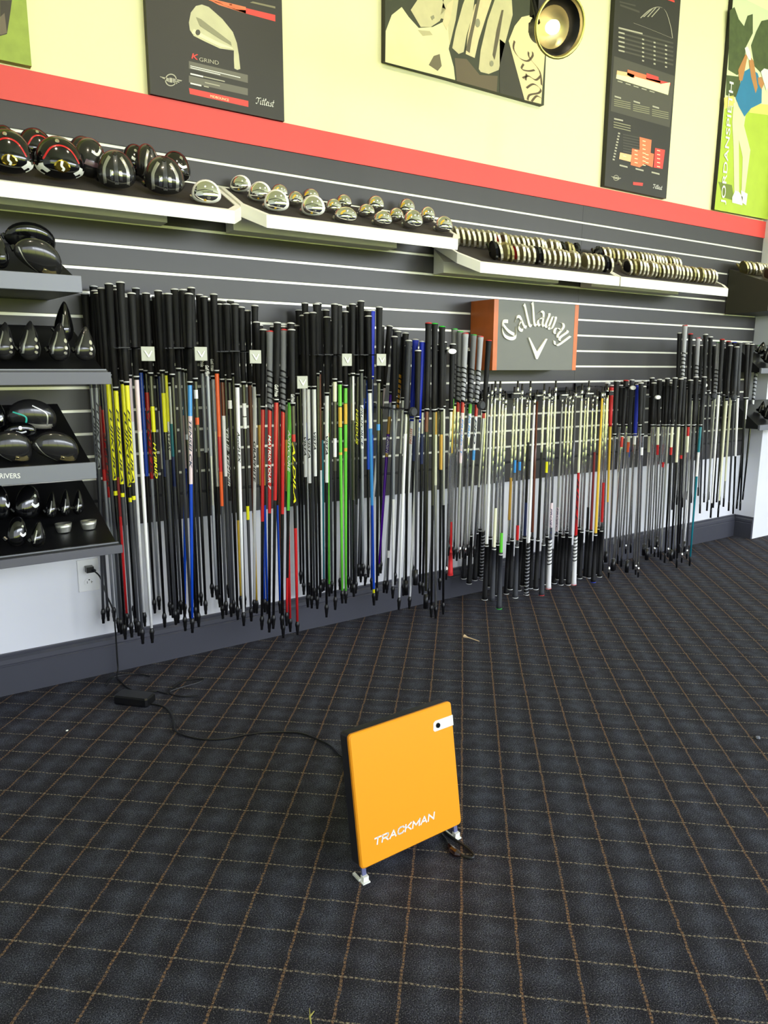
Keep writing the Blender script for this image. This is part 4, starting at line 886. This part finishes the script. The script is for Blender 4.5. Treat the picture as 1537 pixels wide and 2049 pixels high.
# ---------------------------------------------------------------- hanging shafts
VW = 'black dark-grey silver white yellow red blue light-blue green purple teal orange gold chrome satin-silver olive brown gold-yellow cream dark-red pink-white navy'.split()
CW = dict(zip('K D G W Y R B b N P T O A C S V M y c r p n'.split(), VW))
GW = {'K': 'black', 'D': 'slate', 'g': 'grey-striped', 'l': 'pale grey striped', 'u': 'blue', 'a': 'gold-striped', 'G': 'grey', 'R': 'red', 'w': 'white striped', 'd': 'black white-dotted'}
CP = {'w': ('', capw), 'k': ('', rubber), 'g': ('green-capped ', capg), 'r': ('red-capped ', capr), 'b': ('blue-capped ', capb), 'x': ('white-capped ', capw)}
CYL = 10
def lathe_part(name, B, ax, prof, mats, parent, slant=0, sdir=None):
    """prof: list of (s, radius, material index) from butt to tip"""
    a = Vector((1, 0, 0)); a = (a-ax*a.dot(ax)).normalized(); b = ax.cross(a); V = []; Fc = []; mi = []
    for i, (s, r, m_) in enumerate(prof):
        for k in range(CYL):
            q = 2*math.pi*k/CYL; V.append(ax*(s+slant*math.cos(q))+(a*math.cos(q)+b*math.sin(q))*r)
        if i:
            for k in range(CYL):
                Fc.append(((i-1)*CYL+k, (i-1)*CYL+(k+1) % CYL, i*CYL+(k+1) % CYL, i*CYL+k)); mi.append(m_)
    Fc += [tuple(range(CYL-1, -1, -1)), tuple(range((len(prof)-1)*CYL, len(prof)*CYL))]; mi += [prof[1][2], prof[-1][2]]
    V = [B+v for v in V]
    return mesh(name, V, Fc, mats, parent, mi, smooth=True)
SHAFTS = []
def club(ub, vb, ut, vt, grip, segs, L, where, ve=0, cap='w', inv=False, txt=None, steps=False, tip='a', note='', ylim=(2.315, 2.555), rs=1.0, cat='golf shaft'):
    """ub,vb: lower end; ut,vt: upper end (ut 0 = plumb); y follows from the real length L"""
    if not ut:
        y_ = 2.4; Pb = at(ub, vb, y_); 
        ut = ub
        for _ in range(3):
            Pt = at(ut, vt, y_); ut += (Pb.x-Pt.x)*F/((Pt-CAMP).dot(f_))*f_.y
    a_, b_ = at(ut, vt, 1.0), at(ub, vb, 1.0); y = min(max(L/(a_-b_).length, ylim[0]), ylim[1])
    T, Bo = at(ut, vt, y), at(ub, vb, y)
    if Bo.z < .006: Bo = Bo + (T-Bo)*((.006-Bo.z)/(T.z-Bo.z))
    butt, tp = (Bo, T) if inv else (T, Bo); ax = (tp-butt).normalized(); Lr = (tp-butt).length
    SHAFTS.append(dict(butt=butt, ax=ax, L=Lr, ub=ub, vb=vb, vt=vt, grip=grip, segs=segs, where=where, ve=ve, cap=cap, inv=inv, txt=txt, steps=steps, tip=tip, note=note, T=T, Bo=Bo, rs=rs))
def refine():
    done = []
    def rad(s, f):  # f from top to bottom
        f = 1-f if s['inv'] else f
        return .0125*s['rs'] if f < .05 else (.0115 if f < .14 else (.0092 if f < .25 else (.0076 if f < .4 else .0062)))
    def hit(A, B, s, z0=None):
        for (T2, B2, s2) in done:
            if abs(T2.x-A.x) > .2: continue
            for i in range(9):
                z = min(A.z, T2.z)-i*(min(A.z, T2.z)-max(B.z, B2.z))/8
                fa = (A.z-z)/(A.z-B.z); fb = (T2.z-z)/(T2.z-B2.z)
                p = A+(B-A)*fa; q = T2+(B2-T2)*fb
                if (p-q).length < (rad(s, fa)+rad(s2, fb)): return True
        return False
    def bright(s): return sum(1 for c, _ in s['segs'] if c in 'WYRBbNPTOAcy') + (3 if s['note'] or s['txt'] else 0) + (3 if s['grip'] != 'K' else 0)
    for s in sorted(SHAFTS, key=lambda s: -bright(s)):
        near = -1 if bright(s) else 1
        dT = (s['T']-CAMP)/s['T'].y; dB = (s['Bo']-CAMP)/s['Bo'].y; y0 = s['T'].y; best = None
        for j in range(0, 46):
            dy = ((j+1)//2)*.006*(1 if j % 2 else -1)*near; y = y0+dy
            if y < 2.262 or y > 2.568: continue
            T, B = CAMP+dT*y, CAMP+dB*y
            if B.z < .006: B = B+(T-B)*((.006-B.z)/(T.z-B.z))
            if not hit(T, B, s): best = (T, B); break
        if not best: best = (s['T'], s['Bo'])
        T, B = best; s['T'], s['Bo'] = T, B; done.append((T, B, s))
        bt, tp = (B, T) if s['inv'] else (T, B); s['butt'] = bt; s['ax'] = (tp-bt).normalized(); s['L'] = (tp-bt).length
def build_shafts():
    refine()
    cnt = {}
    def base_label(s):
        cols = []
        for c, _ in s['segs']:
            if c and (not cols or cols[-1] != CW[c]): cols.append(CW[c])
        main = []
        for c in cols:
            if c not in main: main.append(c)
        cd = ' and '.join(main[:2])
        if s['inv']: return f"{CP[s['cap']][0]}{GW[s['grip']]}-grip {cd} iron shaft grip down {s['where']}"
        return f"{CP[s['cap']][0]}{GW[s['grip']]}-grip {cd} golf shaft {s['note']+' ' if s['note'] else ''}{s['where']}"
    for s in SHAFTS: s['lab'] = base_label(s); cnt.setdefault(s['lab'], []).append(s)
    for lb, L_ in cnt.items():
        if len(L_) > 1:
            L_.sort(key=lambda s: s['ub'])
            for i, s in enumerate(L_): s['lab'] = (ORD[i] if i < len(ORD)-1 else 'rightmost')+' '+lb
    for s in SHAFTS:
        butt, ax, L, rs = s['butt'], s['ax'], s['L'], s['rs']
        t = empty('golf_shaft', s['Bo'], s['lab'], 'golf shaft', 'golf shafts '+s['where'])
        vsp = (s['vb']-s['vt'])
        def frac(v): return (s['vb']-v)/vsp*L if s['inv'] else (v-s['vt'])/vsp*L
        gl_ = frac(s['ve']) if s['ve'] else .262
        tl = .05
        # grip
        g = s['grip']; rb, rm = .0132*rs, .0086*rs
        def gr(f): return rb*(1-min(f/.08, 1))+.0118*rs*min(f/.08, 1) if f < .08 else .0118*rs+(rm-.0118*rs)*((f-.08)/.92)
        if g in 'KDuGR':
            mm = [{'K': rubber, 'D': gdark, 'u': gblue, 'G': ggrey, 'R': gred}[g], capw]
            prof = [(.004, gr(0), 0), (.02, gr(.08), 0), (gl_*.5, gr(.5), 0), (gl_-.012, gr(.95), 0), (gl_-.012, gr(.95)+.0004, 1), (gl_-.008, gr(.97)+.0004, 1), (gl_-.008, gr(.97), 0), (gl_, gr(1), 0)]
            if g == 'R': prof = [(a, b_, 0) for a, b_, c in prof]
            lathe_part('grip', butt, ax, prof, mm, t)
        elif g == 'd':
            prof = [(.004, gr(0), 0)]; n = 14
            for i in range(n):
                f = .06+.9*i/n; prof += [(gl_*f, gr(f), 0), (gl_*(f+.016), gr(f), 1), (gl_*(f+.018), gr(f), 0)]
            prof.append((gl_, gr(1), 0)); lathe_part('grip', butt, ax, prof, [rubber, glight], t, slant=.004)
        else:
            up, st1, lo = {'g': (ggrey, ggrey, rubber), 'l': (glight, glight, rubber), 'w': (mat('white_grip', (225, 224, 226), .55), MATS['white_grip'], rubber), 'a': (rubber, ggold, rubber)}[g]
            prof = [(.004, gr(0), 0), (gl_*.08, gr(.08), 0), (gl_*.5, gr(.5), 0)]; n = 7
            for i in range(n):
                f = .5+.47*i/n; prof += [(gl_*(f+.022), gr(f), 2), (gl_*(f+.067), gr(f), 1)]
            prof.append((gl_, gr(1), 2)); lathe_part('grip', butt, ax, prof, [up, st1, lo], t, slant=.004)
        lathe_part('grip_cap', butt, ax, [(0, .006, 0), (.0012, .0105*rs, 0), (.003, .0136*rs, 0), (.0052, .0137*rs, 0)], [CP[s['cap']][1]], t)
        # shaft
        mats = []; idx = {}; prof = []
        def mid(c):
            if c not in idx: idx[c] = len(mats); mats.append(SH[c])
            return idx[c]
        r0, r1 = .0074*rs, .0047*rs; s0, s1 = gl_-.01, L-(tl if s['tip'] != 'n' else .0)
        def rr(x): return r0+(r1-r0)*((x-s0)/(s1-s0))
        x = s0; prof.append((x, rr(x), mid(s['segs'][0][0])))
        for c, ve_ in s['segs']:
            e = s1 if not ve_ else min(max(frac(ve_), x+.002), s1)
            mi_ = mid(c)
            if s['steps'] and c in 'CS':
                q = x
                while q+.046 < e:
                    r_a = rr(q); prof += [(q+.0005, r_a, mi_), (q+.041, r_a-.00012, mi_), (q+.0425, rr(q+.044), mi_)]; q += .044
                prof.append((e, rr(e), mi_))
            else:
                prof += [(x+.0004, rr(x), mi_), ((x+e)/2, rr((x+e)/2), mi_), (e, rr(e), mi_)]
            x = e
        lathe_part('shaft', butt, ax, prof, mats, t)
        if s['tip'] == 'a':
            lathe_part('tip_adapter', butt, ax, [(s1-.002, .0050, 0), (s1+.002, .0062, 0), (s1+.009, .0082, 0), (s1+.016, .0082, 0), (s1+.020, .0066, 0), (s1+.034, .0062, 0), (s1+.037, .0050, 0), (L, .0046, 0)], [blackp, satin], t)
        elif s['tip'] == 'c':
            lathe_part('tip_sleeve', butt, ax, [(s1-.012, .0048, 0), (s1-.012, .0105, 0), (L, .0105, 0)], [blackp], t)
        elif s['tip'] == 's':
            lathe_part('tip_sleeve', butt, ax, [(s1-.002, .0050, 0), (s1, .0062, 0), (s1+.022, .0062, 0), (s1+.024, .0046, 1), (L, .0042, 1)], [chrome, blackp], t)
        elif s['tip'] == 'b':
            lathe_part('tip_sleeve', butt, ax, [(s1-.002, .0048, 0), (s1, .0056, 0), (L, .0052, 0)], [blackp], t)
        if s['txt']:
            for st_, va, vb_, col in s['txt']:
                to = Vector((CAMP.x-butt.x, CAMP.y-butt.y, 0)).normalized(); side = ax.cross(to).normalized()
                if side.dot(r_) < 0: side = -side
                xa, xb = frac(va), frac(vb_); rad = rr(min(max((xa+xb)/2, s0), s1)) if xa > gl_ else .0095
                # letters run down the shaft, their tops to the right as seen
                hgt = rad*1.3
                A = butt+ax*xa+to*(rad+.0004)-side*hgt*.5; Bq = butt+ax*xb+to*(rad+.0004)-side*hgt*.5
                m_ = {'k': ink, 'w': inkw, 'y': SH['Y'], 'r': SH['R'], 'b': SH['b'], 'n': SH['n']}[col]
                text('lettering', st_, A, Bq, side, hgt, m_, t, (0, 0, 0), bold=.022, shear=.3)
GP = 'Golf Pride'
W1 = 'under the leftmost square badge'; W2 = 'under the second square badge'; W3 = 'under the third square badge'; W4 = 'under the lowest square badge'
W5 = 'under badge above the green shafts'; W6 = 'under the rightmost square badge'; W7 = 'beside the two blue grips'; W8 = 'under oval badge left of brand sign'; W9 = 'just left below the brand sign'
def C1(ub, vb, ut, vt, segs, w, **k):
    sg = []
    for tok in segs.split():
        c, _, v = tok.partition(':'); sg.append((c, float(v) if v else 0))
    k.setdefault('L', 1.12); g = k.pop('g', 'K'); Lx = k.pop('L')
    club(ub, vb, ut, vt, g, sg, Lx, w, **k)
FJ = 'FUJIKURA'
for row in [
 (207, 1247, 187, 571, 'D:765 G:925 D', dict(txt=[(FJ, 790, 922, 'k')])), (217, 1242, 0, 586, 'D:765 G:933 D', dict(txt=[(FJ, 800, 928, 'k')])),
 (229, 1243, 0, 591, 'K:800 r:925 R:948 G', {}), (238, 1265, 0, 580, 'K:806 R:980 G', dict(txt=[('SPEEDER', 850, 960, 'k')])), (246, 1266, 0, 598, 'K:900 D', {}),
 (251, 1279, 0, 575, 'Y:944 K:966 Y:975 K', dict(txt=[(FJ, 800, 940, 'k')], ve=752)), (255, 1255, 0, 590, 'K:940 r:1020 R', {}),
 (264, 1275, 0, 566, 'Y:952 K:970 Y:978 D', dict(txt=[(FJ, 800, 946, 'k')], ve=768)), (269.5, 1239, 0, 590, 'G:900 W', dict(ve=780)),
 (278, 1272, 0, 578, 'Y:958 K:980 Y:989 D', dict(txt=[(FJ, 806, 955, 'k')], ve=756)), (286, 1288, 0, 563, 'Y:948 K:975 Y:983 D', dict(txt=[(FJ, 800, 945, 'k')], ve=757, note='in front')),
 (290, 1253, 0, 592, 'p:830 W', {}), (305, 1286, 0, 585, 'p:848 W', dict(ve=748, note='with red-dotted top')),
 (243, 1268, 0, 585, 'D', {}), (273, 1265, 0, 571, 'K', {}),
 (310, 1227, 0, 575, 'B:939 K', dict(ve=735)), (319, 1220, 0, 587, 'K:774 R:945 G', dict(txt=[('VENTUS', 800, 930, 'k')]))]:
    C1(*row[:4], row[4], W1, **row[5])
for row in [
 (330, 1255, 0, 585, 'V:800 Y:850 K', dict(txt=[('HYBRID', 870, 940, 'y')])), (341, 1231, 0, 599, 'K:810 S:925 D', {}), (352, 1250, 0, 580, 'V:774 Y:850 K:905 D', {}), (357, 1246, 0, 586, 'Y:830 S:905 K', dict(txt=[('ATTAS', 845, 885, 'k')])),
 (346, 1236, 0, 592, 'n:940 K', {}), (362.5, 1229, 0, 590, 'S:835 T:900 n:960 D', dict(ve=762)), (369.5, 1236, 371, 578, 'b:820 p:925 B', dict(ve=762, note='short')), (371, 1262, 0, 586, 'K', {}),
 (385, 1266, 378, 586, 'b:820 p:955 B', dict(ve=760, txt=[('TENSEI CK', 825, 920, 'n')])), (382, 1243, 0, 577, 'D', {}), (396, 1225, 0, 590, 'V:920 K', {}), (398, 1254, 0, 578, 'V:843 G:856 K', {}), (403, 1212, 0, 600, 'D', {}),
 (412, 1229, 0, 574, 'V:768 W:785 V:822 O:836 V:900 K', dict(ve=752)), (392, 1242, 0, 580, 'D:855 G:865 K', {})]:
    C1(*row[:4], row[4], W2, **row[5])
for row in [
 (425, 1195, 0, 588, 'G:893 K', dict(txt=[(GP, 700, 725, 'w')], L=1.06)), (434, 1199, 0, 592, 'G:900 S:1000 G', dict(txt=[(GP, 722, 743, 'w')], L=1.06)), (446, 1238, 0, 600, 'G:850 S:960 K', dict(txt=[(GP, 710, 733, 'w')])), (453, 1230, 0, 587, 'O:860 R:930 O:1000 D', {}),
 (458, 1196, 0, 600, 'S', dict(L=1.06)), (463, 1234, 0, 607, 'M:820 W:940 D', {}), (468, 1227, 0, 600, 'K:990 D', dict(txt=[('TRUE TEMPER', 840, 960, 'w')])), (488, 1252, 470, 607, 'W', dict(ve=765, note='in front', txt=[('AccuFLEX', 850, 910, 'k')])),
 (483, 1218, 0, 600, 'V:1030 y', {}), (490, 1217, 0, 612, 'M:990 D', {}), (503, 1243, 0, 613, 'V:796 W:821 K:823 W:845 K:1000 Y:1028 D', {}), (509, 1226, 510, 610, 'W', dict(ve=765, txt=[('GRAPHITE', 870, 950, 'k')])),
 (514, 1227, 0, 620, 'M:1015 y', {}), (476, 1240, 0, 607, 'K:790 W:806 K', {}), (440, 1215, 0, 610, 'K', {})]:
    C1(*row[:4], row[4], W3, **row[5])
for row in [
 (524, 1260, 527, 658, 'R:1033 K', dict(ve=811)), (530, 1225, 0, 643, 'K:840 A:960 K:1003 B', {}), (535.5, 1228, 0, 649, 'A:960 K:1000 B', {}),
 (539, 1265, 540, 661, 'R:1016 K', dict(ve=813, g='g', cap='r', txt=[('MATRIX TOUR 7', 860, 965, 'w')])), (547, 1258, 555, 644, 'R:990 K', dict(ve=797, txt=[(GP, 762, 785, 'w')])), (561, 1227, 0, 652, 'K:1000 B', {}),
 (564, 1258, 567, 658, 'R:1018 K', dict(ve=816, g='g', cap='r', note='slightly right')), (567, 1276, 0, 652, 'M:1100 K', dict(ve=800)), (573.6, 1252, 582, 645, 'N:1011 K:1150 R', dict(ve=797, txt=[('AXIVCORE', 850, 930, 'w')])),
 (581, 1264, 0, 652, 'V:868 A:970 K:1025 R', dict(ve=800)), (595.5, 1270, 0, 658, 'V:858 R:872 K:1045 R', dict(ve=803, txt=[('ALDILA', 872, 994, 'y'), (GP, 780, 795, 'w')])), (602, 1168, 0, 650, 'K', dict(L=1.0))]:
    k = dict(L=1.06); k.update(row[5]); C1(*row[:4], row[4], W4, **k)
for row in [
 (616, 1215, 0, 630, 'W:943 K', dict(txt=[('VISTA', 860, 900, 'k')])), (620, 1190, 0, 605, 'D:835 B:870 W', {}), (624, 1217, 0, 625, 'W:955 K', dict(txt=[('VISTA', 862, 905, 'k')], ve=770)),
 (635, 1218, 0, 624, 'W:941 K', dict(txt=[('VISTA', 850, 888, 'k')], ve=770, note='in front')), (644.5, 1184, 0, 605, 'M:930 W', {}), (648, 1182, 0, 619, 'K:870 T', dict(ve=812)),
 (653.4, 1235, 654.5, 633, 'W:954 K', dict(ve=783, txt=[('VISTA', 858, 898, 'k')])), (659, 1193, 0, 619, 'N:770 y:812 K:813 N:855 y:864 N', {}), (671, 1220, 669.5, 607, 'c:793 V:865 W:902 V:930 K', dict(ve=755)),
 (680, 1180, 700, 640, 'c', dict(note='leaning')), (685, 1207, 678, 609, 'N:802 K:804 y:843 K:844 N:893 y:898 N', dict(ve=760)), (692, 1207, 691, 622, 'N:797 K:798 y:838 K:839 N:885 y:892 N', dict(ve=768, note='in front')),
 (697, 1176, 0, 640, 'K', {}), (664, 1187, 0, 640, 'K:870 D', {}), (608, 1190, 0, 619, 'K', {}), (629, 1200, 0, 640, 'D', {}), (641, 1195, 0, 607, 'K', {})]:
    C1(*row[:4], row[4], W5, **row[5])
for row in [
 (708, 1194, 0, 607, 'S:830 V:990 K', {}), (712, 1187, 716, 612, 'K:1000 D', dict(txt=[('HZRDUS', 808, 876, 'y')])), (717, 1153, 733, 620, 'D:790 B:810 K:950 D', dict(L=1.05)), (727, 1153, 722, 601, 'D:801 W:887 G', dict(L=1.05, txt=[('PROFORCE', 803, 880, 'n')])),
 (730, 1172, 780, 651, 'p:851 A:888 W', dict(L=1.08, note='crossing behind', ve=772)), (737, 1155, 0, 620, 'B:930 K', dict(L=1.05)), (748.5, 1211, 737, 631, 'W:846 b:894 b:1000 B:1176 Y:1184 B', dict(ve=777, note='with yellow band')),
 (754, 1201, 759, 613, 'V:838 b:850 V:870 K', dict(ve=758)), (757, 1152, 792, 657, 'P:800 G:828 A:862 K:863 P:900 A:908 P:1150', dict(ve=785, g='D', note='leaning', L=1.0, txt=[('INSIGHT', 866, 902, 'w')])), (762, 1147, 0, 651, 'K', dict(L=1.02)),
 (744, 1180, 0, 620, 'n:860 B', dict(g='u')), (722, 1165, 0, 606, 'K', {}), (703, 1185, 0, 612, 'D', {})]:
    C1(*row[:4], row[4], W6, **row[5])
for row in [
 (768, 1186, 804.5, 672, 'W', dict(ve=815, g='a', L=1.04)), (774, 1187, 797, 662, 'K:900 D:1097 W:1112 D', dict(L=1.06, g='D')), (786, 1197, 0, 672, 'G:990 W', dict(L=1.05)),
 (798, 1220, 818, 680, 'S:860 W', dict(ve=822, g='D', L=1.06)), (807, 1192, 831.6, 678, 'W', dict(ve=836, g='u', cap='x', L=1.04, txt=[('RESTORE', 850, 880, 'r')])), (819, 1218, 846, 682, 'W', dict(ve=838, g='u', cap='x', L=1.06, note='in front', txt=[('SUPER', 845, 880, 'b')])),
 (790, 1170, 812, 665, 'S:900 D', dict(L=1.02)), (812, 1190, 0, 690, 'K', dict(L=1.0, tip='c'))]:
    C1(*row[:4], row[4], W7, **row[5])
for row in [
 (825, 1153, 0, 690, 'S:865 n:915 K', dict(L=.95)), (840, 1187, 0, 689, 'S:860 n:920 K', dict(L=1.0)), (852, 1217, 856.6, 689, 'V:1180', dict(L=1.05, tip='c')), (863, 1235, 870, 646, 'V:1000 K', dict(L=1.1, cap='g', ve=815)),
 (872, 1237, 871, 688, 'A:860 c:960 S', dict(L=1.07)), (887, 1229, 888, 683, 'S:1000 K', dict(L=1.06, note='thin')), (846, 1190, 857.6, 645, 'M:855 K', dict(L=1.08, cap='r', ve=815)), (858, 1200, 884, 662, 'K:950 S', dict(L=1.05, ve=815)),
 (880, 1180, 884.7, 652, 'V:860 A:930 K', dict(L=1.04, cap='g', ve=815)), (893, 1160, 906, 687, 'C', dict(L=.95, steps=True, ve=818, tip='s')), (831, 1170, 0, 700, 'D', dict(L=.93, tip='c'))]:
    C1(*row[:4], row[4], W8, **row[5])
for row in [
 (897, 1112, 909.7, 657, 'N:812 y:900 C', dict(g='g', cap='g', ve=792)), (908, 1118, 921, 662, 'R:818 C', dict(g='g', cap='g', ve=800, note='far')), (914, 1122, 931.6, 665.6, 'R:820 p:920 S', dict(g='l', cap='r', ve=800, txt=[('PROJECT', 830, 900, 'b')])),
 (926, 1116, 948, 668.7, 'N:822 W:870 C', dict(g='g', cap='g', ve=803, txt=[('NS PRO', 826, 866, 'b')])), (936, 1112, 961.8, 672, 'R:828 W:895 b:915 S', dict(g='l', cap='r', ve=806, txt=[('PRO', 832, 880, 'n')])), (948, 1115, 978.5, 680, 'R:832 S:970 D', dict(cap='r', ve=822)),
 (903, 1112, 0, 690, 'C', dict(tip='s')), (920, 1118, 0, 690, 'C', dict(tip='s')), (931, 1118, 0, 700, 'S', dict(tip='s'))]:
    k = dict(L=.94, steps=True); k.update(row[5]); C1(*row[:4], row[4], W9, **k)
# red grip-down shaft
C1(901, 1152, 905, 790, 'R:1040 C', W9, inv=True, g='R', cap='r', L=.80, ve=1098, tip='n', steps=True)
# middle: shafts hanging grip down under the brand sign
WM = 'under the brand sign'
MID = [(928, 1159, 'K', 'w'), (938.6, 1169, 'K', 'w'), (950, 1162, 'K', 'w'), (964, 1161, 'd', 'w'), (970, 1201, 'K', 'w'), (984.7, 1203, 'D', 'k'), (998.7, 1219, 'D', 'g'), (992, 1192, 'K', 'w'), (1013, 1189, 'K', 'w'), (1031, 1197, 'D', 'x'), (1046, 1173, 'K', 'w'),
 (1053, 1191, 'd', 'x'), (1061, 1178, 'K', 'w'), (1083.6, 1192, 'D', 'r'), (1072, 1180, 'K', 'w'), (1097.5, 1179, 'w', 'r'), (1109, 1168, 'K', 'w'), (1122.5, 1171, 'K', 'w'), (1137, 1171, 'K', 'w'), (1148, 1171, 'w', 'r'), (1160, 1158, 'K', 'w'), (1171, 1155, 'K', 'w'), (1178, 1157, 'K', 'w'),
 (1187, 1166, 'K', 'b'), (1199.5, 1155, 'K', 'w'), (1021, 1180, 'K', 'w'), (1038, 1182, 'K', 'w'), (1090, 1170, 'K', 'w'), (1117, 1160, 'K', 'w'), (957, 1155, 'K', 'w'), (978, 1175, 'K', 'w'), (1130, 1160, 'K', 'w'), (1154, 1150, 'K', 'w'), (1194, 1150, 'K', 'w')]
MS = ['C', 'C:1000 b:1040 C', 'C', 'S', 'W:1080', 'C:980 c:1050 C', 'N:1078 C', 'C', 'A:975 C', 'R:1075 C', 'C:935 b:925 C', 'W:1078', 'M:1040 C:760', 'C', 'K:1000 S', 'C', 'C:1000 p:1050 C', 'C', 'S', 'R:1045 K:1040 C', 'C', 'C', 'K:1020 C', 'C', 'y', 'C', 'T:940 C', 'C', 'C', 'C', 'C', 'C', 'C', 'C']
SEG = {0: 'C', 1: 'C', 3: 'S', 4: 'W:830 C', 5: 'c:1010 C', 6: 'N:1060 C', 8: 'C:1035 A:950 C', 9: 'C:1075 R:1045 C:935 b:918 C', 10: 'n:1000 K:880 C', 11: 'W:790 C', 12: 'C:1060 M:800 C', 14: 'K:900 C', 15: 'C:1050 p:1000 C', 16: 'C:1060 p:1010 S', 18: 'D:760', 19: 'R:940 c:800 C', 21: 'C:1090 K:1010 C', 23: 'y', 24: 'C:1040 R:960 C', 13: 'C:940 Y:918 C', 22: 'r:900 C', 25: 'C:940 b:915 C'}
for i, (u, v, g, c) in enumerate(MID):
    vt = 762+((i*29) % 5)*6; ut = u+13.5+(i % 3)*1.5+(u-960)*.012
    sg = SEG.get(i, 'C')
    ve = v-(v-770)*.262 if i not in (4, 6) else (1083 if i == 4 else 1100)
    C1(u, v, ut, vt, sg, WM, inv=True, g=g, cap=c, L=.95-(i % 4)*.012, ve=ve, tip='s', steps=True, ylim=(2.27, 2.52),
       txt=[('RIFLE', 950, 1040, 'k')] if i == 19 else ([('PROJECT X', 1010, 1075, 'n')] if i in (15, 16) else None))
WO = 'below right of the brand sign'
OV = [(1206, 1142, 1216, 765, 'c', 'C'), (1218, 1156, 1234, 761, 'K', 'C'), (1226, 1142, 1253, 760, 'K', 'c:870 R:890 C'), (1236, 1128, 1247, 762, 'K', 'C'), (1243, 1134, 1265, 759, 'D', 'c:880 O:900 C'), (1252, 1108, 1262, 765, 'K', 'C:890 B:910 C'),
 (1254, 1145, 1277, 768, 'u', 'W:885 C'), (1262, 1106, 1270, 762, 'K', 'C'), (1267, 1139, 1290, 761, 'K', 'c:870 C'), (1277, 1155, 1288, 772, 'K', 'C:890 W:905 C'), (1288, 1111, 1305, 755, 'K', 'c:900 C'), (1299, 1095, 1312, 760, 'K', 'C'),
 (1303, 1108, 1318, 776, 'G', 'C'), (1309.6, 1114, 1320, 758, 'K', 'c:885 R:905 C'), (1313, 1095, 1330, 762, 'K', 'C'), (1317, 1115, 1336, 756, 'K', 'C:920 R:930 C'), (1330, 1126, 1351, 755, 'K', 'c:890 R:905 K'), (1336.6, 1115, 1348, 765, 'K', 'C'),
 (1342.6, 1122, 1363, 757, 'K', 'c:920 K'), (1354, 1136, 1369, 755, 'K', 'V:905 R:912 K'), (1359, 1106, 1375, 762, 'K', 'K'), (1364, 1126, 1382, 759.5, 'K', 'R:868 c:900 C'), (1367.6, 1104, 1398, 761, 'K', 'V:900 R:915 W'), (1380, 1132, 1409.6, 753, 'K', 'T:900 W:948 T'),
 (1230, 1140, 1243, 770, 'K', 'C'), (1272, 1150, 1283, 765, 'K', 'C'), (1294, 1120, 1309, 765, 'K', 'C'), (1322, 1120, 1342, 765, 'K', 'S'), (1349, 1118, 1366, 770, 'K', 'S'), (1374, 1118, 1393.5, 753, 'K', 'D'), (1212, 1125, 1224, 770, 'R', 'y:1000 S'), (1240, 1095, 1258, 768, 'K', 'C')]
for i, (u, v, ut, vt, g, s) in enumerate(OV):
    if g == 'c': C1(u, v, ut, vt, 'C', WO, g='G', L=.94, ve=vt+10, tip='b', steps=True, ylim=(2.27, 2.53), note='chrome')
    else: C1(u, v, ut, vt, s, WO, g=g, L=.95, tip=['b', 's', 'c', 'b'][i % 4], steps=True, ylim=(2.27, 2.53), cap='r' if i in (2,) else ('x' if g == 'u' else 'w'), ve=850 if 'T' in s or i > 10 else 868)
# chrome shafts upright between the sign racks and the steel racks
for u, v, ut, vt, s in [(1206, 1140, 1218, 764, 'C'), (1190, 1120, 1203, 766, 'y:1080 C')]: pass
WR = 'at the far right of slatwall'
RR = [(1397, 990, 1371, 1000), ]
FR = [(1345, 1020, 1360.5, 665, 'K', 'w', 'D'), (1354, 1010, 1371, 650, 'l', 'r', 'C'), (1366, 1015, 1382, 667, 'K', 'r', 'S'), (1383, 1006, 1397, 675, 'l', 'r', 'C'), (1397, 992, 1409.5, 678, 'l', 'r', 'C'), (1400.6, 1027, 1412, 668, 'K', 'w', 'D'),
 (1408.8, 1005, 1422, 673, 'K', 'w', 'D'), (1414.6, 1022, 1438, 684, 'l', 'g', 'S'), (1422, 1036, 1445.6, 678, 'K', 'r', 'W:1005 K'), (1427, 1016, 1446, 686, 'K', 'w', 'K'), (1434, 1005, 1458, 682, 'K', 'r', 'V'), (1436.7, 1035, 1462, 690, 'K', 'w', 'c:1000 K'),
 (1447.6, 1014, 1469.7, 684, 'K', 'b', 'c:960 S'), (1458, 1022, 1475, 693, 'D', 'w', 'D'), (1467, 1028, 1481, 684, 'D', 'w', 'W:908 K'), (1481, 1021, 1496, 687, 'K', 'w', 'K'), (1474, 1018, 1505, 688, 'K', 'w', 'W:835 K'), (1486, 1000, 1519, 690, 'l', 'g', 'W:845 K'),
 (1375, 1000, 1390, 690, 'K', 'w', 'S'), (1389, 1012, 1403, 690, 'K', 'w', 'K'), (1440, 1010, 1452, 695, 'K', 'w', 'D'), (1418, 1000, 1430, 690, 'K', 'w', 'S')]
for i, (u, v, ut, vt, g, c, s) in enumerate(FR):
    C1(u, v, ut, vt, s, WR, g=g, cap=c, L=.93, tip='b', steps=True, ylim=(2.33, 2.54), ve=vt+108)
build_shafts()
